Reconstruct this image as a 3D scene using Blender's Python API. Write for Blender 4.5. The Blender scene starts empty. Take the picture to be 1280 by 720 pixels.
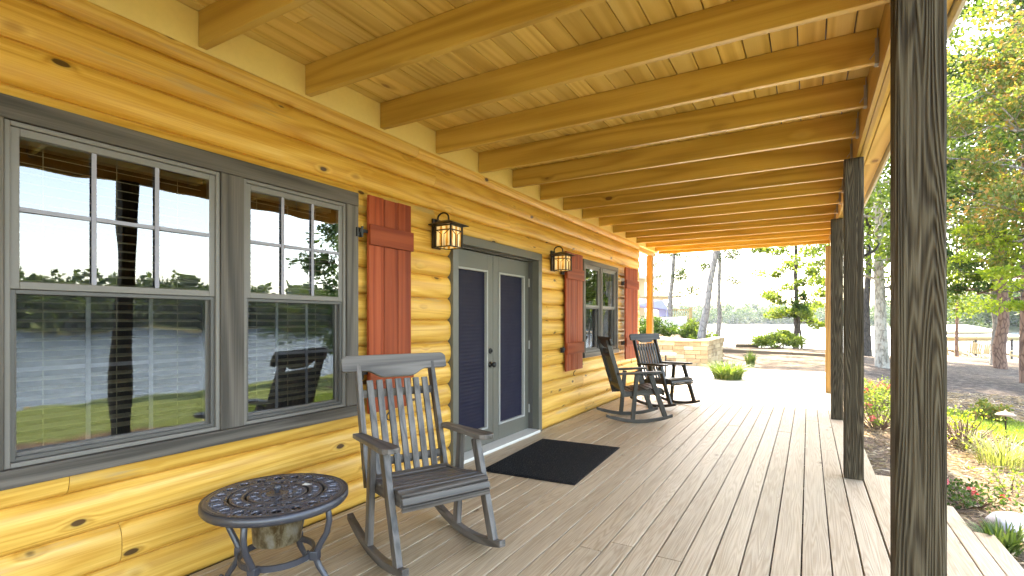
import bpy, bmesh, math, random
import numpy as np
from mathutils import Vector, Matrix, Euler, noise as mnoise
R = math.radians
random.seed(7); rng = np.random.default_rng(11)
sc = bpy.context.scene
C = sc.collection

# ------------------------------------------------------------------ view geometry
EYE = 1.35; YAW = R(30.1); CS, SN = math.cos(YAW), math.sin(YAW); F = 640.0
def at(px, py, d):                      # a photograph point at a given distance -> metres
    a = (px - 640) / F; b = (400 - py) / F
    return Vector((d * (a * CS - SN), d * (a * SN + CS), EYE + b * d))

def sm(a, b, x):
    if a > b: return 1 - sm(b, a, x)
    t = min(1, max(0, (x - a) / (b - a))); return t * t * (3 - 2 * t)

def lerp_tab(tab, x):
    if x <= tab[0][0]: return tab[0][1]
    for (x0, y0), (x1, y1) in zip(tab, tab[1:]):
        if x <= x1: return y0 + (y1 - y0) * (x - x0) / (x1 - x0)
    return tab[-1][1]
NEAR = [(-180, 3000), (-100, 3000), (-62, 160), (-30, 95), (-10, 62), (0, 52), (12, 53), (22, 41), (45, 21), (62, 15), (90, 13.3), (120, 15.5), (150, 31), (168, 80), (176, 3000), (180, 3000)]
FAR = [(-180, 600), (-40, 520), (-3, 560), (1.5, 540), (8, 340), (12, 235), (30, 215), (60, 245), (90, 250), (120, 300), (180, 600)]
WATER = -2.65
def shore(x, y):
    az = math.degrees(math.atan2(x, y)); return lerp_tab(NEAR, az), lerp_tab(FAR, az), az
def ground_z(x, y):
    r = math.hypot(x, y); rn, rf, az = shore(x, y)
    z = -0.30 + 0.22 * sm(11, 15.2, y) * (1 - sm(.2, 2.2, x))
    z -= 0.12 * sm(1.2, 3, x)
    z += 0.72 * sm(-.3, -.9, x + .172 * y) * sm(16.1, 16.5, y) * (1 - sm(30, 40, r)) if x > -60 else 0
    z -= 0.075 * max(0, min(x, 30) - 4)
    z -= 0.012 * max(0, min(y, 60) - 20) * sm(3, 6, x)
    z -= 1.5 * sm(29, 46, r) * (1 - sm(3, 9, az)) * sm(-60, -30, az)
    z = max(z, -1.75)
    z += 0.05 * mnoise.noise((x * .35, y * .35, 0)) * sm(1.2, 3, x + (y > 16) * 3)
    if rn < rf:
        if r > rn: z = z + (-4.2 - z) * sm(0, .8, r - rn)
        if r > rf - 6:
            z = -4.2 + 3.2 * sm(0, 8, r - rf + 6) + 17 * sm(0, 170, r - rf) * (.75 + .5 * mnoise.noise((az * .11, r * .004, 3)))
    return z
def on_ground(px, py):
    lo = 2.0
    for i in range(3000):
        d = 2.0 + i * .02
        p = at(px, py, d)
        if p.z <= ground_z(p.x, p.y): return p
    return at(px, py, 40)

# ------------------------------------------------------------------ object helpers
class MB:
    def __init__(s): s.v = []; s.f = []; s.m = []
    def add(s, v, f, mi=0):
        o = len(s.v); s.v += [tuple(p) for p in v]; s.f += [tuple(i + o for i in q) for q in f]; s.m += [mi] * len(f); return s
    def box(s, x0, x1, y0, y1, z0, z1, M=None, mi=0):
        v = [Vector(p) for p in ((x0, y0, z0), (x1, y0, z0), (x1, y1, z0), (x0, y1, z0), (x0, y0, z1), (x1, y0, z1), (x1, y1, z1), (x0, y1, z1))]
        if M is not None: v = [M @ p for p in v]
        return s.add(v, [(0, 3, 2, 1), (4, 5, 6, 7), (0, 1, 5, 4), (1, 2, 6, 5), (2, 3, 7, 6), (3, 0, 4, 7)], mi)
    def bar(s, a, b, w, t, up=(0, 0, 1), w2=None, t2=None):      # a rectangular bar from a to b, w across, t along 'up'
        a = Vector(a); b = Vector(b); d = (b - a).normalized(); u = Vector(up); sd = d.cross(u).normalized(); u = sd.cross(d).normalized()
        w2 = w2 or w; t2 = t2 or t
        v = [a - sd * w / 2 - u * t / 2, a + sd * w / 2 - u * t / 2, a + sd * w / 2 + u * t / 2, a - sd * w / 2 + u * t / 2,
             b - sd * w2 / 2 - u * t2 / 2, b + sd * w2 / 2 - u * t2 / 2, b + sd * w2 / 2 + u * t2 / 2, b - sd * w2 / 2 + u * t2 / 2]
        return s.add(v, [(0, 3, 2, 1), (4, 5, 6, 7), (0, 1, 5, 4), (1, 2, 6, 5), (2, 3, 7, 6), (3, 0, 4, 7)])
    def tube(s, pts, rad, n=8, cap=True):
        pts = [Vector(p) for p in pts]; rad = rad if hasattr(rad, '__len__') else [rad] * len(pts)
        v = []; f = []; ref = None
        for i, p in enumerate(pts):
            d = (pts[min(i + 1, len(pts) - 1)] - pts[max(i - 1, 0)]).normalized()
            if ref is None: ref = d.orthogonal().normalized()
            ref = (ref - d * ref.dot(d)).normalized(); b = d.cross(ref)
            for k in range(n):
                an = 2 * math.pi * k / n; v.append(p + (ref * math.cos(an) + b * math.sin(an)) * rad[i])
        for i in range(len(pts) - 1):
            for k in range(n):
                f.append((i * n + k, i * n + (k + 1) % n, (i + 1) * n + (k + 1) % n, (i + 1) * n + k))
        if cap:
            f.append(tuple(range(n))[::-1]); f.append(tuple(range((len(pts) - 1) * n, len(pts) * n)))
        return s.add(v, f)
    def prism(s, poly, z0, z1, M=None):                            # outline in x,y extruded along z
        n = len(poly); v = [Vector((p[0], p[1], z0)) for p in poly] + [Vector((p[0], p[1], z1)) for p in poly]
        if M is not None: v = [M @ p for p in v]
        f = [tuple(range(n))[::-1], tuple(range(n, 2 * n))] + [(i, (i + 1) % n, n + (i + 1) % n, n + i) for i in range(n)]
        return s.add(v, f)
    def lathe(s, prof, n=24, M=None):
        v = []; f = []
        for r_, z in prof:
            for k in range(n):
                a = 2 * math.pi * k / n; v.append(Vector((r_ * math.cos(a), r_ * math.sin(a), z)))
        if M is not None: v = [M @ p for p in v]
        for i in range(len(prof) - 1):
            for k in range(n): f.append((i * n + k, i * n + (k + 1) % n, (i + 1) * n + (k + 1) % n, (i + 1) * n + k))
        f.append(tuple(range(n))[::-1]); f.append(tuple(range((len(prof) - 1) * n, len(prof) * n)))
        return s.add(v, f)
    def obj(s, name, mat, parent=None, bevel=0, smooth=False, seg=2):
        me = bpy.data.meshes.new(name); me.from_pydata(s.v, [], s.f)
        for m_ in (mat if isinstance(mat, (list, tuple)) else [mat]): me.materials.append(m_)
        if any(s.m): me.polygons.foreach_set('material_index', s.m)
        bm = bmesh.new(); bm.from_mesh(me); bmesh.ops.recalc_face_normals(bm, faces=bm.faces); bm.to_mesh(me); bm.free()
        if smooth: me.polygons.foreach_set('use_smooth', [True] * len(me.polygons))
        o = bpy.data.objects.new(name, me); C.objects.link(o); o.parent = parent
        if bevel:
            b = o.modifiers.new('edge', 'BEVEL'); b.width = bevel; b.segments = seg; b.limit_method = 'ANGLE'; b.angle_limit = R(40); b.harden_normals = False
        return o
def npobj(name, verts, faces, mat, parent=None, smooth=False):     # big meshes straight from arrays (all faces the same size)
    me = bpy.data.meshes.new(name); k = faces.shape[1]
    me.vertices.add(len(verts)); me.vertices.foreach_set('co', verts.astype(np.float32).ravel())
    me.loops.add(faces.size); me.loops.foreach_set('vertex_index', faces.astype(np.int32).ravel())
    me.polygons.add(len(faces)); me.polygons.foreach_set('loop_start', np.arange(0, faces.size, k, dtype=np.int32))
    me.polygons.foreach_set('use_smooth', np.full(len(faces), smooth))
    me.update(calc_edges=True); me.validate()
    me.materials.append(mat)
    o = bpy.data.objects.new(name, me); C.objects.link(o); o.parent = parent; return o
def tag(o, label=None, cat=None, group=None, kind=None):
    if label: o['label'] = label
    if cat: o['category'] = cat
    if group: o['group'] = group
    if kind: o['kind'] = kind
    return o
def thing(name, label, cat, loc=(0, 0, 0), rz=0, group=None):
    o = bpy.data.objects.new(name, None); C.objects.link(o); o.location = loc; o.rotation_euler = (0, 0, rz); o.empty_display_size = .1
    return tag(o, label, cat, group)
def dup(root, loc, rz, label=None):
    def cp(o, par):
        c = o.copy(); C.objects.link(c); c.parent = par
        for ch in list(o.children): cp(ch, c)
        return c
    r = cp(root, None); r.location = loc; r.rotation_euler = (0, 0, rz)
    if label: r['label'] = label
    return r

# ------------------------------------------------------------------ materials
class NT:
    def __init__(s, name):
        s.m = bpy.data.materials.new(name); s.m.use_nodes = True; s.t = s.m.node_tree; s.t.nodes.clear()
        s.out = s.t.nodes.new('ShaderNodeOutputMaterial')
    def n(s, typ, **kw):
        nd = s.t.nodes.new('ShaderNode' + typ)
        for k, v in kw.items():
            if k.startswith('i_'):
                key = k[2:]; key = int(key) if key.isdigit() else key.replace('_', ' ')
                s.set(nd.inputs[key], v)
            else: setattr(nd, k, v)
        return nd
    def set(s, sock, v):
        if isinstance(v, bpy.types.NodeSocket): s.t.links.new(v, sock)
        elif isinstance(v, bpy.types.Node): s.t.links.new(v.outputs[0], sock)
        else:
            if sock.type == 'RGBA' and len(v) == 3: v = (*v, 1)
            sock.default_value = v
    def math(s, op, a, b=0.0, c=None):
        nd = s.n('Math', operation=op); s.set(nd.inputs[0], a); s.set(nd.inputs[1], b)
        if c is not None: s.set(nd.inputs[2], c)
        return nd.outputs[0]
    def mix(s, fac, a, b, mode='MIX'):
        nd = s.n('Mix', data_type='RGBA', blend_type=mode); s.set(nd.inputs[0], fac); s.set(nd.inputs[6], a); s.set(nd.inputs[7], b); return nd.outputs[2]
    def ramp(s, fac, stops, interp='LINEAR'):
        nd = s.n('ValToRGB'); s.set(nd.inputs[0], fac); cr = nd.color_ramp; cr.interpolation = interp
        while len(cr.elements) < len(stops): cr.elements.new(.5)
        for e, (p, c) in zip(cr.elements, stops):
            e.position = p; e.color = (*c, 1) if len(c) == 3 else c
        return nd.outputs[0]
    def noise(s, vec, scale, detail=3, rough=.5, dist=0):
        nd = s.n('TexNoise'); s.set(nd.inputs['Vector'], vec); s.set(nd.inputs['Scale'], scale); s.set(nd.inputs['Detail'], detail); s.set(nd.inputs['Roughness'], rough); s.set(nd.inputs['Distortion'], dist); return nd.outputs[0]
    def mapping(s, vec, scale, loc=(0, 0, 0)):
        nd = s.n('Mapping'); s.set(nd.inputs['Vector'], vec); s.set(nd.inputs['Scale'], scale); s.set(nd.inputs['Location'], loc); return nd.outputs[0]
    def bump(s, h, strength, dist=.01):
        nd = s.n('Bump'); s.set(nd.inputs['Height'], h); s.set(nd.inputs['Strength'], strength); s.set(nd.inputs['Distance'], dist); return nd.outputs[0]
    def surf(s, sh): s.t.links.new(sh.outputs[0] if isinstance(sh, bpy.types.Node) else sh, s.out.inputs['Surface']); return s.m
    def pbsdf(s, col, rough=.5, normal=None, **kw):
        b = s.n('BsdfPrincipled'); s.set(b.inputs['Base Color'], col); s.set(b.inputs['Roughness'], rough)
        if normal is not None: s.set(b.inputs['Normal'], normal)
        for k, v in kw.items(): s.set(b.inputs[k.replace('_', ' ')], v)
        return b
def V(g): return (g, g, g)

def wood(name, cols, axis='Y', across=6.0, stretch=.05, rings=9, rough=.5, bump=.25, knots=0, kcol=(.05, .025, .01), var=.18, fibre=.35, streak=None, spec=.4, bdist=.004, ringlo=0.0, ksize=.09, bigw=.9, gp=.7):
    t = NT(name); tc = t.n('TexCoord'); gi = t.n('NewGeometry'); ob = t.n('ObjectInfo')
    rnd = t.math('ADD', gi.outputs['Random Per Island'], ob.outputs['Random'])
    cx = t.n('CombineXYZ', i_0=t.math('MULTIPLY', rnd, 37.1), i_1=t.math('MULTIPLY', rnd, 91.7), i_2=t.math('MULTIPLY', rnd, 53.3))
    va = t.n('VectorMath', operation='ADD'); t.set(va.inputs[0], tc.outputs['Object']); t.set(va.inputs[1], cx)
    ai = 'XYZ'.index(axis)
    def sc3(a, l): v = [a, a, a]; v[ai] = l; return tuple(v)
    p1 = t.mapping(va.outputs[0], sc3(across, across * stretch))
    n1 = t.noise(p1, 1, 1.5, .4, .3)
    ph = n1
    kmask = None
    if knots:
        vo = t.n('TexVoronoi', feature='F1', distance='EUCLIDEAN'); t.set(vo.inputs['Vector'], t.mapping(va.outputs[0], sc3(knots, knots * .5))); t.set(vo.inputs['Scale'], 1)
        kd = t.math('ADD', vo.outputs['Distance'], t.math('MULTIPLY', t.math('SUBTRACT', t.noise(p1, 7, 2), .5), .06))
        kmask = t.n('MapRange', interpolation_type='SMOOTHSTEP'); t.set(kmask.inputs[0], kd); t.set(kmask.inputs[1], ksize); t.set(kmask.inputs[2], ksize * .68)
        swirl = t.n('MapRange', interpolation_type='SMOOTHSTEP'); t.set(swirl.inputs[0], kd); t.set(swirl.inputs[1], ksize * 2.6); t.set(swirl.inputs[2], 0.0)
        ph = t.math('ADD', n1, t.math('MULTIPLY', swirl.outputs[0], .13))
    g = t.math('MULTIPLY_ADD', t.math('SINE', t.math('MULTIPLY', ph, rings * 6.283)), .5, .5)
    g = t.math('POWER', g, gp)
    fb = t.noise(t.mapping(va.outputs[0], sc3(140, 2.5)), 1, 3, .6)
    big = t.noise(t.mapping(va.outputs[0], sc3(3, .5)), 1, 3, .6)
    fac = t.math('ADD', t.math('MULTIPLY', g, .5 - ringlo), t.math('MULTIPLY', t.math('SUBTRACT', fb, .5), fibre * 2))
    fac = t.math('ADD', fac, t.math('MULTIPLY', t.math('SUBTRACT', big, .5), bigw))
    fac = t.math('ADD', fac, .12)
    col = t.ramp(fac, [(0.05, cols[0]), (.5, cols[1]), (.95, cols[2])])
    if streak:
        sk = t.noise(t.mapping(va.outputs[0], sc3(9, .8)), 1, 4, .65)
        sm_ = t.n('MapRange', interpolation_type='SMOOTHSTEP'); t.set(sm_.inputs[0], sk); t.set(sm_.inputs[1], .60); t.set(sm_.inputs[2], .74)
        col = t.mix(t.math('MULTIPLY', sm_.outputs[0], .75), col, streak)
    if kmask:
        if knots:
            halo = t.n('MapRange', interpolation_type='SMOOTHSTEP'); t.set(halo.inputs[0], kd); t.set(halo.inputs[1], ksize * 1.9); t.set(halo.inputs[2], ksize * .8)
            col = t.mix(t.math('MULTIPLY', halo.outputs[0], .22), col, kcol)
        col = t.mix(t.math('MULTIPLY', kmask.outputs[0], .92), col, kcol)
    v = t.math('MULTIPLY_ADD', t.math('SUBTRACT', t.math('FRACT', t.math('MULTIPLY', rnd, 7.77)), .5), var * 2, 1.0)
    hv = t.n('HueSaturation'); t.set(hv.inputs['Value'], v); t.set(hv.inputs['Color'], col); t.set(hv.inputs['Saturation'], 1.0)
    h = t.math('ADD', t.math('MULTIPLY', g, .6), t.math('MULTIPLY', fb, .8))
    ro = t.math('MULTIPLY_ADD', fb, .25, rough - .12)
    b = t.pbsdf(hv.outputs[0], ro, t.bump(h, bump, bdist)); t.set(b.inputs['Specular IOR Level'], spec)
    return t.surf(b)

def plain(name, col, rough=.5, bumps=0, bscale=40, metallic=0, var=.12, spec=.5, bdist=.003):
    t = NT(name); tc = t.n('TexCoord')
    n = t.noise(tc.outputs['Object'], bscale, 4, .6); n2 = t.noise(tc.outputs['Object'], 4, 4, .6)
    f = t.math('MULTIPLY_ADD', t.math('ADD', n, n2), var, 1 - var)
    c = t.mix(1.0, col, t.n('CombineColor', i_0=f, i_1=f, i_2=f).outputs[0], 'MULTIPLY')
    b = t.pbsdf(c, t.math('MULTIPLY_ADD', n2, .25, rough - .12), t.bump(n, bumps, bdist) if bumps else None, Metallic=metallic); t.set(b.inputs['Specular IOR Level'], spec)
    return t.surf(b)

def leafmat(name, c1, c2, c3, trans=.45):
    t = NT(name); gi = t.n('NewGeometry'); tc = t.n('TexCoord')
    n = t.noise(tc.outputs['Object'], .7, 2, .5)
    f = t.math('ADD', t.math('MULTIPLY', gi.outputs['Random Per Island'], .55), t.math('MULTIPLY', n, .5))
    col = t.ramp(f, [(.18, c1), (.55, c2), (.9, c3)])
    d = t.pbsdf(col, .55); t.set(d.inputs['Specular IOR Level'], .3)
    tr = t.n('BsdfTranslucent'); t.set(tr.inputs[0], t.mix(1.0, col, (1.5, 1.6, .7), 'MULTIPLY'))
    mx = t.n('MixShader'); t.set(mx.inputs[0], trans); t.set(mx.inputs[1], d); t.set(mx.inputs[2], tr)
    return t.surf(mx)

def barkmat(name, c1, c2, sc_=18, patch=None):
    t = NT(name); tc = t.n('TexCoord'); p = t.mapping(tc.outputs['Object'], (1, 1, .3))
    vo = t.n('TexVoronoi', feature='DISTANCE_TO_EDGE'); t.set(vo.inputs['Vector'], p); t.set(vo.inputs['Scale'], sc_)
    n = t.noise(p, sc_ * 1.5, 4, .65)
    h = t.math('ADD', t.math('MINIMUM', t.math('MULTIPLY', vo.outputs['Distance'], 3), .5), t.math('MULTIPLY', n, .6))
    col = t.ramp(h, [(.2, c1), (.75, c2)])
    if patch:
        n3 = t.noise(tc.outputs['Object'], 4, 3, .6); mr = t.n('MapRange'); t.set(mr.inputs[0], n3); t.set(mr.inputs[1], .48); t.set(mr.inputs[2], .54)
        col = t.mix(mr.outputs[0], col, patch)
    return t.surf(t.pbsdf(col, .9, t.bump(h, .8, .03)))

M = {}
M['log'] = wood('honey_stained_log', [(.55, .275, .042), (.71, .415, .09), (.84, .60, .22)], 'Y', 6.5, .045, 9, .38, .14, knots=6.0, kcol=(.045, .02, .010), var=.09, fibre=.42, streak=(.42, .30, .16), ksize=.115, bigw=.38, ringlo=.12)
M['joist'] = wood('ochre_stained_joist', [(.40, .24, .048), (.54, .345, .08), (.64, .44, .125)], 'X', 5, .05, 6, .42, .12, knots=3.2, kcol=(.16, .07, .018), var=.09, fibre=.24, bigw=.6, ksize=.09)
M['ceil'] = wood('ochre_stained_board', [(.56, .36, .09), (.70, .49, .15), (.79, .60, .24)], 'Y', 7, .04, 5, .5, .1, knots=2.6, kcol=(.25, .12, .03), var=.13, fibre=.2)
M['ledger'] = plain('cream_yellow_painted_ledger', (.76, .56, .21), .45, .05, 30)
M['beam'] = wood('ochre_stained_beam', [(.40, .24, .06), (.5, .32, .09), (.6, .42, .15)], 'Y', 4, .05, 4, .45, .08, var=.05, fibre=.12)
M['deck'] = wood('taupe_stained_deck', [(.33, .24, .15), (.52, .41, .285), (.62, .515, .38)], 'Y', 17, .04, 13, .5, .4, knots=2.4, kcol=(.18, .12, .07), var=.06, fibre=.30, bdist=.004, ksize=.045, ringlo=.28, bigw=.6)
M['post'] = wood('weathered_dark_post', [(.024, .017, .010), (.084, .066, .042), (.132, .110, .078)], 'Z', 11, .05, 26, .75, 1.0, knots=3.0, kcol=(.025, .02, .012), var=.08, fibre=.75, bdist=.006, ksize=.10, gp=1.0, bigw=.45, spec=.15, ringlo=.1)
M['post_honey'] = wood('honey_post', [(.17, .085, .018), (.25, .135, .03), (.32, .19, .05)], 'Z', 6, .05, 6, .5, .2, var=.06)
for ax in 'XYZ':
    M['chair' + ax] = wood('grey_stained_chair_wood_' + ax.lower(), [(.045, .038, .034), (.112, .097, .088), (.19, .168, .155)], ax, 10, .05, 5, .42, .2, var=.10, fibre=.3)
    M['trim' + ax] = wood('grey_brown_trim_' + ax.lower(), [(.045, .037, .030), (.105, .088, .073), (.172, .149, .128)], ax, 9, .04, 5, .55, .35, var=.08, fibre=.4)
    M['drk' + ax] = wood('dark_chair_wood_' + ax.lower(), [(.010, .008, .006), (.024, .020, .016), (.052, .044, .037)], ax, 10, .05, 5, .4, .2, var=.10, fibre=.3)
M['sash'] = plain('grey_vinyl_sash', (.165, .15, .135), .42, .03, 60)
M['muntin'] = plain('pale_grille', (.27, .26, .31), .4)
M['doorpaint'] = plain('grey_green_door_paint', (.108, .104, .085), .36, .05, 40)
M['bead'] = plain('pale_grey_bead', (.33, .32, .30), .4)
M['shade'] = plain('navy_pleated_shade', (.0065, .006, .021), .6, .1, 200, spec=.25)
M['threshold'] = plain('pale_threshold', (.62, .6, .56), .4)
M['red'] = wood('red_stained_shutter', [(.18, .026, .008), (.30, .054, .016), (.38, .09, .035)], 'Z', 8, .04, 4, .55, .25, var=.12, fibre=.35, streak=(.38, .12, .07), spec=.25, bigw=.5)
M['redY'] = wood('red_stained_batten', [(.19, .028, .009), (.285, .055, .018), (.35, .082, .033)], 'Y', 8, .04, 4, .55, .25, var=.1, fibre=.3, spec=.25, bigw=.5)
M['iron'] = plain('black_iron', (.012, .011, .011), .42, .1, 80, spec=.5)
M['bronze'] = plain('dark_bronze', (.03, .024, .019), .38, .1, 60, metallic=.6)
M['alu'] = plain('cast_dark_aluminium', (.062, .062, .074), .34, .3, 60, metallic=.35, bdist=.002)
M['blind'] = plain('cream_blind', (.34, .29, .19), .5)
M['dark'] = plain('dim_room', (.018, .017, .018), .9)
M['fascia'] = plain('pale_fascia', (.55, .53, .50), .5)
M['gutter'] = plain('dark_gutter', (.08, .075, .07), .4)
M['white'] = plain('white_paint', (.74, .74, .72), .45)
M['concrete'] = plain('pale_concrete', (.62, .58, .52), .85, .2, 60)
M['beige'] = plain('beige_siding', (.52, .46, .34), .6)
M['tan'] = plain('tan_stained_wood', (.36, .25, .11), .6)
M['blue'] = plain('blue_canvas', (.24, .24, .40), .7)
M['adir'] = plain('tan_adirondack', (.46, .37, .22), .55)
M['rock'] = plain('pale_boulder', (.5, .5, .53), .85, .6, 14, bdist=.02)
M['timber'] = plain('weathered_timber', (.13, .09, .055), .8, .5, 30)
M['steel'] = None

def glassmat(name, refl, tint):
    t = NT(name); tr = t.n('BsdfTransparent'); t.set(tr.inputs[0], tint)
    gl = t.n('BsdfGlossy'); t.set(gl.inputs[0], (.93, .94, 1)); t.set(gl.inputs['Roughness'], .0)
    fr = t.n('Fresnel'); t.set(fr.inputs[0], 1.5)
    tc = t.n('TexCoord'); w = t.noise(t.mapping(tc.outputs['Object'], (1, 2.0, 1.2)), 1.6, 1, .4)
    t.set(gl.inputs['Normal'], t.bump(w, .05, .05))
    f = t.math('MINIMUM', t.math('MULTIPLY_ADD', fr.outputs[0], 1.2, refl), .9)
    mx = t.n('MixShader'); t.set(mx.inputs[0], f); t.set(mx.inputs[1], tr); t.set(mx.inputs[2], gl)
    return t.surf(mx)
M['pane'] = glassmat('coated_window_glass', .105, (.58, .6, .58))
def screenmat():
    t = NT('insect_screen'); tr = t.n('BsdfTransparent'); d = t.n('BsdfDiffuse'); t.set(d.inputs[0], (.03, .03, .032))
    mx = t.n('MixShader'); t.set(mx.inputs[0], .13); t.set(mx.inputs[1], tr); t.set(mx.inputs[2], d); return t.surf(mx)
M['screen'] = screenmat()
def lampglass():
    t = NT('amber_stained_glass'); tc = t.n('TexCoord'); sx = t.n('SeparateXYZ'); t.set(sx.inputs[0], tc.outputs['Object'])
    n = t.noise(t.mapping(tc.outputs['Object'], (9, 9, 4)), 3, 3, .6, 1.0)
    s_ = t.math('SINE', t.math('MULTIPLY', t.math('ADD', sx.outputs[0], sx.outputs[1]), 105))
    col = t.ramp(t.math('ADD', t.math('MULTIPLY', s_, .3), n), [(.25, (.62, .40, .10)), (.42, (.85, .72, .38)), (.6, (.92, .90, .8))])
    d = t.pbsdf(col, .15); tr = t.n('BsdfTranslucent'); t.set(tr.inputs[0], col)
    mx = t.n('MixShader'); t.set(mx.inputs[0], .55); t.set(mx.inputs[1], d); t.set(mx.inputs[2], tr); return t.surf(mx)
M['lampglass'] = lampglass()
def bulbmat():
    t = NT('warm_bulb'); e = t.n('Emission'); t.set(e.inputs[0], (1, .72, .36)); t.set(e.inputs[1], 1.6); return t.surf(e)
M['bulb'] = bulbmat()
def matmat():
    t = NT('black_ribbed_mat'); tc = t.n('TexCoord'); sx = t.n('SeparateXYZ'); t.set(sx.inputs[0], tc.outputs['Object'])
    a = t.math('SINE', t.math('MULTIPLY', sx.outputs[0], 330)); b_ = t.math('SINE', t.math('MULTIPLY', sx.outputs[1], 190))
    n = t.noise(tc.outputs['Object'], 130, 3, .7); h = t.math('ADD', t.math('MULTIPLY', a, b_), t.math('MULTIPLY', n, 1.0))
    sp = t.ramp(t.noise(tc.outputs['Object'], 70, 2, .7), [(.56, (.006, .006, .0075)), (.72, (.07, .064, .06))])
    return t.surf(t.pbsdf(sp, .85, t.bump(h, .8, .006), Specular_IOR_Level=.2))
M['mat'] = matmat()
def bucketmat():
    t = NT('stained_steel_bucket'); tc = t.n('TexCoord'); n = t.noise(t.mapping(tc.outputs['Object'], (1, 1, .6)), 14, 5, .65)
    col = t.ramp(n, [(.38, (.16, .10, .04)), (.5, (.45, .38, .25)), (.65, (.6, .58, .52))])
    return t.surf(t.pbsdf(col, .35, Metallic=.7))
M['bucket'] = bucketmat()
def tabletopmat():
    t = NT('pierced_cast_top'); tc = t.n('TexCoord'); sx = t.n('SeparateXYZ'); t.set(sx.inputs[0], tc.outputs['Object'])
    r2 = t.math('SQRT', t.math('ADD', t.math('POWER', sx.outputs[0], 2), t.math('POWER', sx.outputs[1], 2)))
    n = t.noise(tc.outputs['Object'], 30, 3, .6)
    h = t.math('ADD', t.math('SINE', t.math('MULTIPLY', r2, 420)), n)
    return t.surf(t.pbsdf((.12, .115, .135), t.math('MULTIPLY_ADD', n, .25, .18), t.bump(h, .4, .002), Metallic=.35))
M['ttop'] = tabletopmat()
def stonemat():
    t = NT('tan_block_stone'); gi = t.n('NewGeometry'); tc = t.n('TexCoord'); n = t.noise(tc.outputs['Object'], 9, 5, .65)
    f = t.math('ADD', t.math('MULTIPLY', gi.outputs['Random Per Island'], .55), t.math('MULTIPLY', n, .5))
    col = t.ramp(f, [(.2, (.22, .155, .085)), (.5, (.36, .27, .155)), (.85, (.5, .41, .27))])
    return t.surf(t.pbsdf(col, .9, t.bump(n, .6, .02)))
M['stone'] = stonemat()
def watermat():
    t = NT('lake_water'); tc = t.n('TexCoord')
    n = t.noise(t.mapping(tc.outputs['Object'], (.5, 1.1, 1)), 1.2, 4, .6); n2 = t.noise(tc.outputs['Object'], .08, 2, .5)
    b = t.pbsdf((.05, .075, .10), .16, t.bump(t.math('ADD', n, t.math('MULTIPLY', n2, 1.5)), .5, .2)); t.set(b.inputs['IOR'], 1.33)
    return t.surf(b)
M['water'] = watermat()
def groundmat():
    t = NT('mulch_and_lawn'); tc = t.n('TexCoord'); o = tc.outputs['Object']
    n = t.noise(o, 3.2, 5, .7); nf = t.noise(o, 38, 4, .75); nb = t.noise(o, .45, 3, .6)
    f = t.math('ADD', t.math('MULTIPLY', nf, .8), t.math('MULTIPLY', t.math('SUBTRACT', n, .5), .55))
    mul = t.ramp(f, [(.27, (.045, .032, .024)), (.42, (.15, .108, .075)), (.58, (.33, .255, .175)), (.78, (.52, .44, .34))])
    grs = t.ramp(nf, [(.3, (.07, .095, .025)), (.55, (.14, .18, .045)), (.8, (.25, .27, .10))])
    at_ = t.n('Attribute', attribute_name='lawn')
    lf = t.math('ADD', at_.outputs['Fac'], t.math('MULTIPLY', t.math('SUBTRACT', n, .5), .8))
    mr = t.n('MapRange', interpolation_type='SMOOTHSTEP'); t.set(mr.inputs[0], lf); t.set(mr.inputs[1], .4); t.set(mr.inputs[2], .6)
    far = t.n('Attribute', attribute_name='forest')
    li = t.n('Attribute', attribute_name='litter'); litter_shade = t.n('MapRange', interpolation_type='SMOOTHSTEP'); t.set(litter_shade.inputs[0], t.math('ADD', li.outputs['Fac'], t.math('MULTIPLY', t.math('SUBTRACT', n, .5), .7))); t.set(litter_shade.inputs[1], .3); t.set(litter_shade.inputs[2], .7)
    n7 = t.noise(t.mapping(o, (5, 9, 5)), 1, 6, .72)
    dark = t.ramp(n7, [(.34, (.020, .015, .013)), (.48, (.058, .045, .039)), (.58, (.13, .10, .085)), (.72, (.36, .30, .24))])  # leaf litter colour with the trees' shade and pale sun dapples painted in
    mul = t.mix(litter_shade.outputs[0], mul, dark)
    col = t.mix(mr.outputs[0], mul, grs); col = t.mix(far.outputs['Fac'], col, (.045, .07, .02))
    return t.surf(t.pbsdf(col, .95, t.bump(t.math('ADD', nf, t.math('MULTIPLY', n, 2)), .7, .04), Specular_IOR_Level=.15))
M['ground'] = groundmat()
M['straw'] = leafmat('pine_straw', (.14, .09, .05), (.34, .25, .15), (.55, .45, .32), .1)
M['grass'] = leafmat('grass_blades', (.07, .11, .02), (.14, .20, .04), (.27, .31, .10), .4)
M['lily'] = leafmat('strap_leaves', (.045, .08, .018), (.09, .14, .035), (.20, .24, .09), .35)
M['paleblade'] = leafmat('pale_grass_blades', (.10, .13, .035), (.22, .24, .09), (.40, .38, .20), .3)
M['leaf_light'] = leafmat('light_green_leaves', (.055, .095, .022), (.125, .175, .04), (.25, .28, .08), .5)
M['leaf_yellow'] = leafmat('yellow_green_leaves', (.13, .2, .02), (.24, .3, .035), (.38, .38, .06), .5)
M['leaf_dark'] = leafmat('dark_green_leaves', (.025, .055, .012), (.05, .09, .02), (.09, .14, .03), .35)
M['leaf_red'] = leafmat('reddening_leaves', (.05, .085, .02), (.14, .17, .045), (.36, .16, .06), .4)
M['needle'] = leafmat('pine_needles', (.03, .055, .018), (.055, .085, .03), (.10, .13, .045), .25)
M['far_leaf'] = leafmat('far_forest_leaves', (.03, .055, .015), (.055, .09, .02), (.11, .14, .035), .25)
M['rose'] = leafmat('pink_petals', (.42, .05, .08), (.55, .10, .13), (.66, .22, .22), .3)
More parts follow.
